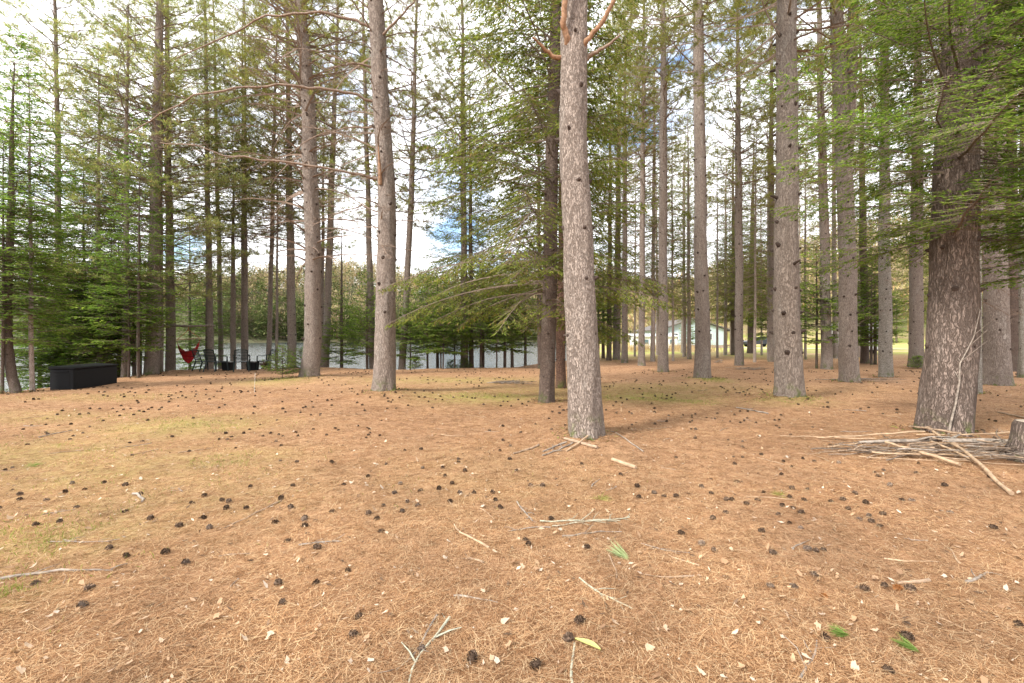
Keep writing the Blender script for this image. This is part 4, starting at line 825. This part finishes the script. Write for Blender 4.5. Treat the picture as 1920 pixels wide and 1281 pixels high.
for s in (-1, 1):
    mb = MB(); tube(mb, [(s * 1.03, 2.0, .33), (s * 1.24, 2.0, .33)], .33, 18); w_ = mb.build('wheel', plain('tyre rubber', (.03, .03, .03)), o)
    mb = MB(); tube(mb, [(s * 1.241, 2.0, .33), (s * 1.255, 2.0, .33)], .18, 14); mb.build('rim', plain('rim', (.5, .5, .5), .4), w_)
    mb = MB(); box(mb, s * 1.13 - .12, s * 1.13 + .12, 1.6, 2.4, .70, .75); mb.build('fender', WHITE, o)
dC = 66.0; cx_ = xat(1421, dC); o = thing('parked_car', (cx_, dC, g1(cx_, dC) + .03), 'dark parked car beyond the driveway', 'car')
PAINT = plain('dark car paint', (.015, .018, .03), .25, .1, 2, 0, .6)
mb = MB(); prof = [(-2.1, .35), (-2.1, .75), (-1.7, .9), (-.9, .95), (-.45, 1.4), (.9, 1.42), (1.6, .98), (2.05, .9), (2.12, .4)]
V = [(a, -.85, b) for a, b in prof] + [(a, .85, b) for a, b in prof]; n = len(prof)
mb.add(V, [[k, k + 1, n + k + 1, n + k] for k in range(n - 1)] + [[n - 1, 0, n, 2 * n - 1]]); mb.add(V, [list(range(n))[::-1]]); mb.add(V, [list(range(n, 2 * n))]); bevel(mb.build('body', PAINT, o), .06)
mb = MB(); box(mb, -.5, 1.1, -.87, -.86, 1.0, 1.33); mb.build('window', plain('car glass', (.06, .07, .08), .1), o)
for a in (-1.3, 1.35):
    for s in (-1, 1):
        mb = MB(); tube(mb, [(a, s * .70, .32), (a, s * .88, .32)], .32, 16); mb.build('wheel', plain('car tyre', (.02, .02, .02)), o)
rng = rs(83); mb = MB(); m = 2600; x_ = rng.uniform(10.5, 20.5, m); y_ = rng.uniform(43, 53, m); ok = lake_sd(x_, y_) < 0; x_, y_ = x_[ok], y_[ok]; m = len(x_)
blades(mb, np.stack([x_, y_, gz(x_, y_) - .02], -1), np.stack([rng.normal(0, .18, m), rng.normal(0, .18, m), np.ones(m)], -1), np.stack([rng.normal(0, 1, m), rng.normal(0, 1, m), np.zeros(m)], -1), rng.uniform(.4, 1.1, m), .03, mid=.3)
tag(mb.build('dry_reeds', REED), 'beige dry reeds in front of the low white shed', None, None, 'stuff')

# ------------------------------------------------------------------ litter: needles, leaves, grass
def scatter(rng, n, d0, d1, spread=1.35, p=1.0):
    d = np.exp(rng.uniform(math.log(d0), math.log(d1), n)) if p == 1.0 else (rng.uniform(d0 ** p, d1 ** p, n)) ** (1 / p)
    return rng.uniform(-spread, spread, n) * d, d
rng = rs(91); n = 320000; x_, y_ = scatter(rng, n, 1.25, 13.0); ok = lake_sd(x_, y_) < -.2; x_, y_ = x_[ok], y_[ok]; n = len(x_)
z_ = gz(x_, y_) + rng.uniform(.002, .012, n); a = rng.vonmises(.25, .35, n); ln_ = rng.uniform(.07, .15, n); wd = .0014 * np.maximum(1, y_ / 3.0)
mb = MB(); D = np.stack([np.cos(a), np.sin(a), rng.normal(.02, .09, n)], -1); Pm = np.stack([x_, y_, z_], -1)
a2 = a + rng.normal(0, .35, n); D2 = np.stack([np.cos(a2), np.sin(a2), rng.normal(-.04, .09, n)], -1)
S = nrm(np.cross(D, UP)); h_ = (ln_ / 2)[:, None]; w_ = wd[:, None] / 2
q0 = Pm; q1 = Pm + D * h_; q2 = q1 + D2 * h_
V = np.stack([q0 - S * w_, q0 + S * w_, q1 + S * w_, q1 - S * w_, q2], 1).reshape(-1, 3); b = np.arange(n)[:, None] * 5
mb.add(V, b + np.array([[0, 1, 2, 3]])); mb.f.append((b + np.array([[3, 2, 4]]), 0))
tag(mb.build('fallen_needles', NEEDLE), 'layer of fallen orange pine needles', None, None, 'stuff')
rng = rs(92); n = 3200; x_, y_ = scatter(rng, n, 1.5, 20, 1.3); ok = lake_sd(x_, y_) < -.3; x_, y_ = x_[ok], y_[ok]; n = len(x_); mb = MB()
s = .006 + .021 * rng.rand(n) ** 2.4; a = rng.rand(n) * 6.28; ti = rng.normal(0, .45, (n, 2)); cur = rng.uniform(.1, .6, n)
out_ = [(-1, 0), (-.45, .42), (.2, .36), (.45, .55), (.6, .2), (1.1, 0), (.5, -.3), (.3, -.5), (-.4, -.4)]
V = []
for ux, uy in out_ + [(0, 0)]:
    lx = s * ux * rng.uniform(.55, 1.25, n); ly = s * uy * rng.uniform(.5, 1.6, n); lz = cur * s * (ux * ux + uy * uy) * .6 + ti[:, 0] * lx + ti[:, 1] * ly
    V.append(np.stack([x_ + lx * np.cos(a) - ly * np.sin(a), y_ + lx * np.sin(a) + ly * np.cos(a), gz(x_, y_) + .012 + lz + s * .35], -1))
V = np.stack(V, 1).reshape(-1, 3); b = np.arange(n)[:, None] * 10; mb.add(V, np.concatenate([b + np.array([[k, (k + 1) % 9, 9]]) for k in range(9)]))
tag(mb.build('leaf_litter', DRYLEAF), 'pale curled dead leaves strewn over the needles', None, None, 'stuff')
rng = rs(191); n = 9000; x_, y_ = scatter(rng, n, 2.2, 21, 1.3, 1.3); ok = lake_sd(x_, y_) < -.3; x_, y_ = x_[ok], y_[ok]; n = len(x_); mb = MB(); a = rng.rand(n) * 6.28
blades(mb, np.stack([x_, y_, gz(x_, y_) + .012], -1), np.stack([np.cos(a), np.sin(a), rng.normal(0, .25, n)], -1), UP + rng.normal(0, .35, (n, 3)), rng.uniform(.015, .06, n), rng.uniform(.006, .022, n))
tag(mb.build('bark_and_shadow_flecks', leaf('bark and shade flecks', [(0, (.07, .045, .032)), (.5, (.17, .11, .075)), (.7, (.34, .24, .17)), (1, (.52, .43, .35))], 0)), 'small bark and shade flecks and leaf scraps, the dark ones standing in for shadow flecks, strewn over the needles', None, None, 'stuff')  # darkest flakes are shadow flecks painted as colour among the real scraps
rng = rs(192); fx, fy, fr = [], [], []
for o_ in [q for q in SC.objects if q.get('category') in ('pine tree', 'spruce tree', 'fir tree') and q.location.y < 19 and abs(q.location.x) < 1.25 * q.location.y]:
    tk = [c for c in o_.children if c.name.startswith('trunk')][0]; r_ = max(abs(v.co.x) for v in tk.data.vertices[:400] if v.co.z < .3); k = int(60 + 260 * r_)
    a = rng.rand(k) * 6.28; rr = r_ * .8 + np.abs(rng.normal(0, .09 + .25 * r_, k)); fx.append(o_.location.x + rr * np.cos(a)); fy.append(o_.location.y + rr * np.sin(a))
x_, y_ = np.concatenate(fx), np.concatenate(fy); n = len(x_); mb = MB(); a = rng.rand(n) * 6.28
blades(mb, np.stack([x_, y_, gz(x_, y_) + rng.uniform(.0, .03, n)], -1), np.stack([np.cos(a), np.sin(a), np.abs(rng.normal(.25, .4, n))], -1), UP + rng.normal(0, .5, (n, 3)), rng.uniform(.03, .13, n), rng.uniform(.005, .022, n))
tag(mb.build('trunk_foot_debris', leaf('foot debris', [(0, (.08, .05, .035)), (.4, (.20, .125, .075)), (.72, (.33, .20, .11)), (.78, (.15, .19, .045)), (1, (.24, .27, .07))], .1)), 'bark scraps, needles and moss heaped round the feet of the trunks', None, None, 'stuff')
rng = rs(93); XX = []; YY = []
for px, py, sxp, syp, am in GP:
    k = int(1300 * am); a_ = px + rng.normal(0, sxp * .7, k); b_ = py + rng.normal(0, syp * .7, k); ok = b_ > 690; a_, b_ = a_[ok], b_[ok]
    d_ = F * H / (b_ - HY); XX.append((a_ - CX) / F * d_); YY.append(d_)
x_, y_ = np.concatenate(XX), np.concatenate(YY); cl = np.array([noise.noise((a * 1.3, b * 1.3, 3.0)) for a, b in zip(x_, y_)]); ok = (cl > -.02) & (lake_sd(x_, y_) < -.2); x_, y_ = x_[ok], y_[ok]; n = len(x_)
mb = MB(); blades(mb, np.stack([x_, y_, gz(x_, y_)], -1), np.stack([rng.normal(0, .7, n), rng.normal(0, .7, n), np.ones(n)], -1), rng.normal(0, 1, (n, 3)), rng.uniform(.015, .05, n), .005 * np.maximum(1, y_ / 5))
tag(mb.build('short_grass', GRASS), 'sparse short grass and moss growing through the needles', None, None, 'stuff')

# ------------------------------------------------------------------ pine cones
def cone_mesh(seed, mat):
    rng = rs(seed); mb = MB(); n = 58; k = np.arange(n); t_ = (k + .5) / n; a = k * 2.39996
    Lc = .048; prof = .024 * np.sin(np.pi * np.clip(t_ * .84 + .12, 0, 1)) ** .6
    D = np.stack([np.cos(a), np.sin(a), .1 + 1.0 * t_], -1) + rng.normal(0, .1, (n, 3)); P_ = np.stack([np.cos(a) * .004, np.sin(a) * .004, t_ * Lc * .95], -1)
    ell(mb, (0, 0, Lc * .48), (.0155, .0155, Lc * .50), 8, 6)
    T = np.stack([-np.sin(a), np.cos(a), np.zeros(n)], -1); N_ = np.cross(nrm(D), T)
    blades(mb, P_, D, N_, prof * 1.08 * rng.uniform(.85, 1.12, n), .0115, mid=.74)
    blades(mb, P_ + nrm(D) * (prof * .74)[:, None] + nrm(N_) * .0016, D + nrm(N_) * .5, T, prof * .36, .0045, mid=.5)
    V = np.concatenate(mb.v); V = V[:, [2, 0, 1]]; V[:, 0] -= Lc * .5; mb.v = [V]   # lie along X
    return mb.mesh('pine_cone', mat)
CONE_OLD = leaf('weathered cone scales', [(0, (.09, .065, .052)), (.6, (.17, .125, .10)), (1, (.28, .215, .17))], .0)
CM = [cone_mesh(s, CONE) for s in (1, 2, 3)] + [cone_mesh(5, CONE_OLD), cone_mesh(6, CONE_OLD)]; CMR = cone_mesh(4, CONE_RED)
CP = """205,1032 237,1046 311,1039 348,1058 66,1096 167,1106 522,1097 593,1095 538,1017 595,1031 516,983 571,991 425,959 461,959 527,941 360,949 122,923 159,918 135,907 282,978 68,986
525,867 556,871 622,872 23,874 10,878 248,851 355,845 427,825 411,825 243,829 267,826 155,812 137,817 43,805 133,795 193,789 277,789 362,787 588,805 600,782 468,808 507,815
690,897 750,911 872,887 929,936 863,926 764,945 719,952 691,968 792,882 1042,896 1034,971 986,1012 991,1021 1100,1028 1195,911 1227,923 1197,931 1244,928 1268,929 937,848 759,848 790,846
691,817 687,823 712,818 1267,855 1164,889 994,908 1017,909 1091,869 1277,999 652,1072 1315,910 1334,923 1362,935 1372,935 1382,900 1360,958 1427,994 1315,1020 1339,1032 1450,1037
1445,1102 1488,1102 1525,1078 1513,1030 1529,1033 1543,1030 1545,1119 1620,1107 1658,1102 1683,1107 1706,1108 1656,968 1862,994 1691,941 1710,942 1480,933 1507,938 1513,918 1420,936 1484,916 1558,942 1465,888 1484,875 1469,866 1427,853
1375,855 1392,856 1378,867 1573,871 1527,867 1717,890 1668,913 790,1220 885,1242 1005,1252 1065,1203 1087,1169 154,1139 1701,1174 1697,1194 1549,1200 1665,1262 1910,1176 672,1157 661,1193 529,1133 714,1000 1700,1200"""
CP = [tuple(map(float, c.split(','))) for c in CP.split()]
SPECIAL = {(885, 1242): 'upright dark pine cone at the bottom edge, left of the middle', (1545, 1119): 'orange brown open pine cone, brightest of the foreground cones', (1683, 1107): 'small orange brown pine cone in a row of dark cones on the right',
           (1513, 1030): 'pine cone at the left end of three touching cones', (1529, 1033): 'middle pine cone of three touching cones', (1543, 1030): 'pine cone at the right end of three touching cones',
           (205, 1032): 'brown pine cone beside a pale leaf, highest of the left foreground cones', (66, 1096): 'pine cone lying just below the long stick at the left edge', (154, 1139): 'grey topped pine cone in the lower left corner area',
           (790, 1220): 'pine cone touching the lichen covered twig', (1005, 1252): 'round open pine cone at the bottom edge near the middle', (1065, 1203): 'pine cone beside the yellow green leaf', (1701, 1174): 'round pale centred pine cone above the green sprig', (1697, 1194): 'small pine cone touching the green sprig',
           (1087, 1169): 'pine cone above the yellow green leaf', (1549, 1200): 'pine cone lying left of the small green sprig', (1910, 1176): 'pine cone cut by the right edge', (348, 1058): 'pine cone pointing left in the left foreground'}
rng = rs(95); pts = [at(a, b) + (SPECIAL.get((int(a), int(b))),) for a, b in CP]
cand_x, cand_y = scatter(rng, 2600, 3.4, 22, 1.25, 1.45); s_ = lake_sd(cand_x, cand_y)
cl = np.array([noise.noise((a * .45, b * .45, 8.0)) for a, b in zip(cand_x, cand_y)])
keep = (s_ < -.3) & (cl + rng.uniform(-.25, .25, len(cl)) > .03); cand = sorted(zip(cand_x[keep], cand_y[keep]), key=lambda q: q[1])
P0 = np.array([p[:2] for p in pts]); rest = []
for a, b in cand:
    if np.min(np.hypot(P0[:, 0] - a, P0[:, 1] - b)) < .12: continue
    if abs(a / b) > 1.16: continue
    if len(pts) < 298: pts.append((a, b, None))
    else: rest.append((a, b))
def place_cone(a, b, lab, me):
    o = link('pine_cone', me); s = rng.uniform(.76, 1.02) if (lab or b < 4.5) else rng.uniform(.6, .98); z = g1(a, b) + (.014 - .012 * (rng.rand() < .3)) * s
    if lab and 'upright' in lab: o.rotation_euler = (0, -R(75), .5); z += .01
    else: o.rotation_euler = (rng.rand() * 6.28, rng.normal(0, .3), rng.rand() * 6.28)
    o.location = (a, b, z); o.scale = (s, s, s)
    tag(o, lab or 'dark brown pine cone lying loose on the needles', 'pine cone', None if lab else 'pine cones scattered over the needles')
for a, b, lab in pts: place_cone(a, b, lab, CMR if lab and 'orange' in lab else CM[rng.randint(3) if rng.rand() < .78 else rng.randint(3, 5)])
tv = np.array([v.co[:] for v in CM[0].vertices]); tf = np.array([p.vertices[:] for p in CM[0].polygons]); mb = MB()
sub = tf[::2]; 
for a, b in rest[:700]:
    M = np.array((Matrix.Rotation(rng.rand() * 6.28, 3, 'Z') @ Matrix.Rotation(rng.rand() * 6.28, 3, 'X'))) * rng.uniform(.7, 1.1)
    mb.add(tv @ M.T + np.array([a, b, g1(a, b) + .012]), tf)
tag(mb.build('far_pine_cones', CONE), 'many small pine cones strewn over the needles farther back', None, None, 'stuff')

# ------------------------------------------------------------------ sticks
STN = 0
def stick(px0, py0, px1, py1, r0, r1, mat, label, group, lift0=.0, lift1=.0, bow=.03, twigs=0, name='stick', cat='stick', seed=None):
    global STN; STN += 1; rng = rs(500 + STN if seed is None else seed)
    a = np.array([*at(px0, py0), 0.]); b = np.array([*at(px1, py1), 0.]); return stick3(a, b, r0, r1, mat, label, group, lift0, lift1, bow, twigs, name, cat, rng)
def stick3(a, b, r0, r1, mat, label, group, lift0, lift1, bow, twigs, name, cat, rng):
    L_ = np.linalg.norm(b - a); n = max(6, int(L_ / .09)); t_ = np.linspace(0, 1, n + 1); s = nrm(np.cross(b - a, UP)); ph = rng.rand(2) * 6
    P_ = a + (b - a) * t_[:, None] + s * (bow * L_ * (np.sin(np.pi * t_) * rng.choice([-1, 1]) + .35 * np.sin(2.3 * np.pi * t_ + ph[0])))[:, None]
    P_[:, 2] = gz(P_[:, 0], P_[:, 1]) + np.interp(t_, [0, 1], [r0 * .7 + lift0, r1 * .7 + lift1]) + .012 * np.abs(np.sin(3 * np.pi * t_ + ph[1])) * min(1, L_)
    c = P_[0].copy(); o_ = P_ - c; mb = MB(); r = np.linspace(r0, r1, n + 1) * (1 + .08 * np.sin(t_ * 25 + ph[0])); tube(mb, o_, r, 7)
    if twigs:
        O, D, ln_, q = seconds(rng, o_, twigs, .2, .7, lambda q: .08 + .22 * L_ * (1.1 - q), (.12, .12)); E = O + D * ln_[:, None]
        M_ = (O + E) / 2 + rng.normal(0, .008, O.shape); sticks(mb, O, M_, r1 * .8, r1 * .6); sticks(mb, M_, E, r1 * .6, r1 * .3)
    o = mb.build(name, mat, None, True, c); tag(o, label, cat, group); return o
GS = 'sticks lying loose on the needles'
stick(-8, 1090, 213, 1070, .010, .005, TWIG_GREY, 'long thin grey stick entering from the left edge', None, twigs=3, bow=.05)
stick(420, 993, 527, 944, .004, .007, TWIG, 'straight brown twig ending at a pine cone on the left', None)
stick(852, 984, 920, 1028, .005, .010, TWIG_PALE, 'pale curved twig alone in the middle of the clearing', None, bow=.08)
stick(1148, 862, 1192, 877, .022, .024, TWIG_PALE, 'short pale peeled log right of the big pale pine', None, bow=0, name='log', cat='log')
stick(1058, 832, 1120, 845, .020, .022, TWIG, 'short bare log at the foot of the big pale pine', None, bow=0.01, name='log', cat='log')
stick(1062, 848, 1118, 827, .012, .014, TWIG_PALE, 'thin peeled stick crossing the short log at the big pine', None, lift1=.05, bow=.01)
stick(1018, 848, 1062, 836, .010, .012, TWIG_GREY, 'grey stick left of the short log at the big pine', None)
stick(962, 853, 1010, 838, .010, .014, TWIG, 'tan stick farthest left of those before the big pine', None)
stick(1018, 855, 1075, 838, .008, .010, TWIG_GREY, 'lichen grey forked twig before the big pine', None, twigs=5)
stick(1145, 820, 1205, 848, .006, .009, TWIG_GREY, 'thin twig reaching right from the big pale pine', None)
stick(1012, 975, 1180, 968, .006, .004, LICHEN, 'lichen crusted branching twig in the middle clearing', None, bow=.05, twigs=7)
stick(1035, 985, 1162, 974, .005, .003, LICHEN, 'second lichen crusted twig just below the branching one', None, bow=.05, twigs=5)
stick(970, 938, 1000, 975, .007, .006, TWIG_GREY, 'grey bent twig at the left end of the lichen twigs', None, twigs=4)
stick(765, 1285, 845, 1160, .004, .008, LICHEN, 'twig with a tuft of pale lichen at its tip, bottom middle', None, bow=.06, twigs=3)
stick(1073, 1290, 1078, 1208, .007, .005, LICHEN, 'lichen covered upright twig at the bottom edge', None, bow=.03)
stick(1085, 1087, 1185, 1145, .006, .004, LICHEN, 'pale lichen twig lying diagonal right of the middle', None, bow=.04, twigs=4)
stick(1683, 1095, 1742, 1091, .008, .012, TWIG, 'tan twig with a thick knobby end, right foreground', None)
stick(1812, 1094, 1850, 1075, .010, .006, TWIG_GREY, 'small forked dark twig in the right foreground', None, twigs=2)
stick(1758, 1160, 1840, 1200, .004, .006, TWIG_PALE, 'pale thin bent twig in the lower right', None, bow=.07)
stick(1500, 1275, 1532, 1205, .006, .004, TWIG_GREY, 'grey branched twig at the bottom edge right of the middle', None, twigs=5)
stick(245, 930, 262, 946, .012, .010, TWIG_GREY, 'stubby crooked pale twig in the left clearing', None, bow=.15)
stick(72, 820, 135, 806, .008, .006, TWIG_GREY, 'dark thin stick on the grassy left side', None)
stick(560, 1025, 640, 1018, .007, .005, TWIG_GREY, 'forked grey twig between cones left of the middle', None, twigs=3)
stick(1380, 765, 1440, 775, .010, .014, TWIG_GREY, 'grey branched stick left of the stub dotted pine', None, twigs=4)
stick(1870, 776, 1925, 788, .014, .018, TWIG_PALE, 'pale stick at the right edge behind the brush pile', None)
rng = rs(97)
for k in range(70):
    d_ = math.exp(rng.uniform(math.log(2.2), math.log(16))); x_ = rng.uniform(-1.1, 1.1) * d_
    if lake_sd(np.array([x_]), np.array([d_]))[0] > -.5: continue
    a = rng.rand() * 6.28; L_ = rng.uniform(.1, .55); b_ = np.array([x_ + L_ * math.cos(a), d_ + L_ * math.sin(a) * .8, 0])
    stick3(np.array([x_, d_, 0]), b_, rng.uniform(.004, .008), .003, [TWIG, TWIG_GREY, TWIG_PALE][rng.randint(3)], 'small fallen twig lying loose on the needle floor', GS, 0, 0, .06, rng.randint(0, 3), 'twig', 'twig', rng)
# the brush pile at the right
GB = 'sticks of the brush pile at the right'
stick(1610, 842, 1912, 858, .018, .032, TWIG_GREY, 'thick grey pole lying across the top of the brush pile', GB, .07, .14, .02, 5)
stick(1660, 848, 1800, 884, .015, .020, TWIG_PALE, 'stout peeled branch sloping down the front of the brush pile', GB, .10, .02, .01)
stick(1752, 838, 1898, 934, .016, .019, TWIG_PALE, 'long pale pole jutting out of the brush pile towards the viewer', GB, .15, .0, .015)
stick(1462, 818, 1640, 832, .004, .009, TWIG_PALE, 'long thin pale stick reaching left out of the brush pile', GB, 0, .05, .03)
stick(1532, 824, 1735, 833, .008, .014, TWIG_PALE, 'pale stick along the back of the brush pile', GB, .02, .12, .02)
stick(1553, 842, 1650, 838, .010, .013, TWIG_PALE, 'short pale stick at the left end of the brush pile', GB, .01, .06, .02)
stick(1706, 812, 1800, 838, .014, .018, TWIG, 'tan branch leaning on the brush pile by the dark trunk', GB, .02, .12, .02, 3)
stick(1720, 826, 1935, 834, .008, .012, TWIG_PALE, 'thin arching switch over the brush pile', GB, .02, .12, .06, 4)
stick(1745, 850, 1830, 880, .011, .014, TWIG_PALE, 'broken pale branch poking from the front of the brush pile', GB, .12, .03, .01)
c0 = np.array([*at(1800, 858), 0]); rng = rs(98)
for k in range(74):
    a = rng.normal(.08, .38) + (math.pi if rng.rand() < .4 else 0); L_ = rng.uniform(.5, 1.9); c_ = c0 + np.array([rng.uniform(-1.0, 1.7), rng.uniform(-.35, .5), 0])
    u_ = np.array([math.cos(a), math.sin(a) * .8, 0]) * L_ / 2; hh = max(0, .19 - .16 * abs(c_[0] - c0[0] - .35)) * rng.rand()
    stick3(c_ - u_, c_ + u_, rng.uniform(.004, .011), rng.uniform(.002, .004), [TWIG, TWIG, TWIG_GREY, LIMB_DARK, LIMB_DARK, TWIG_PALE][rng.randint(6)], 'stick tangled in the brush pile beside the massive dark trunk', GB, hh + rng.uniform(0, .06), hh * rng.uniform(.2, 1.2), .10, rng.randint(2, 9), 'stick', 'stick', rng)
# smaller heaps
for (px, py, wx, wy, n, lab, grp, sd_) in ((960, 719, .75, .2, 16, 'dead twig in the small heap left of the dark spruce', 'twig heap left of the dark spruce', 1), (1618, 716, 1.1, .35, 18, 'fallen branch lying around the foot of the brushwood pine', 'branches at the brushwood pine', 2), (1412, 693, 1.0, .5, 14, 'twig in the small heap right of the slim pine by the house', 'twig heap near the house', 3), (1345, 679, .5, .4, 14, 'dark twig in the bushy little heap behind the mossy footed pine', 'dark twig heap', 4)):
    rng = rs(600 + sd_); c0 = np.array([*at(px, py), 0])
    for k in range(n):
        a = rng.normal(0, .5) if sd_ != 4 else rng.rand() * 3.14; L_ = rng.uniform(.5, 1.5) * (wx / .9); c_ = c0 + np.array([rng.uniform(-wx, wx) * .6, rng.uniform(-wy, wy), 0]); u_ = np.array([math.cos(a), math.sin(a), 0]) * L_ / 2
        stick3(c_ - u_, c_ + u_, rng.uniform(.008, .016), .005, [TWIG, TWIG_GREY, LIMB_DARK][rng.randint(3)], lab, grp, rng.uniform(0, .06), rng.uniform(0, .22 if sd_ == 4 else .10), .05, 3, 'stick', 'stick', rng)
# thin bare sapling stem against the massive trunk
x_, y_ = at(1778, 826); o = thing('bare_sapling', (x_, y_, g1(x_, y_)), 'thin bare pale sapling growing against the massive dark trunk', 'sapling')
dd = y_; mb = MB(); q = np.array([(xat(a, dd) - x_, 0, zat(b, dd)) for a, b in ((1778, 826), (1783, 800), (1792, 765), (1799, 725), (1800, 690), (1812, 668), (1826, 640), (1838, 590))]); q[0, 2] = -.02
tube(mb, q, np.linspace(.016, .005, len(q)), 6); mb.build('stem', TWIG_GREY, o, True)
mb = MB(); rng = rs(99); O, D, ln_, _ = seconds(rng, q, 9, .4, .8, lambda q: .2 + .5 * (1.1 - q), (.1, .3)); sticks(mb, O, O + D * ln_[:, None], .005, .002); mb.build('twigs', TWIG_GREY, o)

# ------------------------------------------------------------------ small green bits
def tuft(px, py, n, ln_, az, label, mat, name, cat, spread=.3):
    x_, y_ = at(px, py); rng = rs(int(px)); mb = MB(); a = az + rng.normal(0, spread, n)
    blades(mb, np.tile([0, 0, .012], (n, 1)) + rng.normal(0, .006, (n, 3)), np.stack([np.cos(a), np.sin(a), np.abs(rng.normal(.15, .2, n))], -1), rng.normal(0, 1, (n, 3)), ln_ * rng.uniform(.7, 1.1, n), .0035)
    o = mb.build(name, mat, None, False, (x_, y_, g1(x_, y_))); tag(o, label, cat)
    return o
tuft(1178, 1052, 90, .17, 2.2, 'pale green pine needle tuft lying on the brown needles', TUFT, 'needle_tuft', 'needle tuft', .22)
tuft(1590, 1196, 70, .10, 3.1, 'small bright green sprig in the lower right', SPRIG, 'green_sprig', 'sprig', .35)
tuft(1722, 1228, 60, .10, 2.2, 'green fir sprig touching a small cone, lower right', SPRIG, 'green_sprig', 'sprig', .3)
tuft(58, 872, 40, .12, 1.2, 'bright green grass tuft on the left clearing', SPRIG, 'grass_tuft', 'grass tuft', 1.2)
tuft(1462, 930, 40, .1, 1.2, 'pale grass tuft among cones at the right', GRASS, 'grass_tuft', 'grass tuft', 1.2)
tuft(1125, 935, 40, .13, 1.0, 'yellowish grass tuft right of the lichen twigs', GRASS, 'grass_tuft', 'grass tuft', 1.0)
x_, y_ = at(1098, 1216); mb = MB(); n = 9; V = []
for k in range(n):
    u_ = k / (n - 1); w_ = .018 * math.sin(math.pi * min(1, u_ * .92 + .06)); 
    for s in (-1, 0, 1): V.append((-.06 + .14 * u_, s * w_ + .012 * math.sin(u_ * 3), .012 + .012 * u_ + (.008 if s else 0)))
mb.add(V, [[3 * k + j, 3 * k + j + 1, 3 * k + j + 4, 3 * k + j + 3] for k in range(n - 1) for j in (0, 1)])
o = mb.build('fallen_leaf', leaf('yellow green leaf', [(0, (.48, .52, .18)), (1, (.55, .55, .22))], .2), None, True, (x_, y_, g1(x_, y_))); o.rotation_euler = (0, 0, -.75); tag(o, 'long yellow green leaf beside a cone at the bottom', 'leaf')
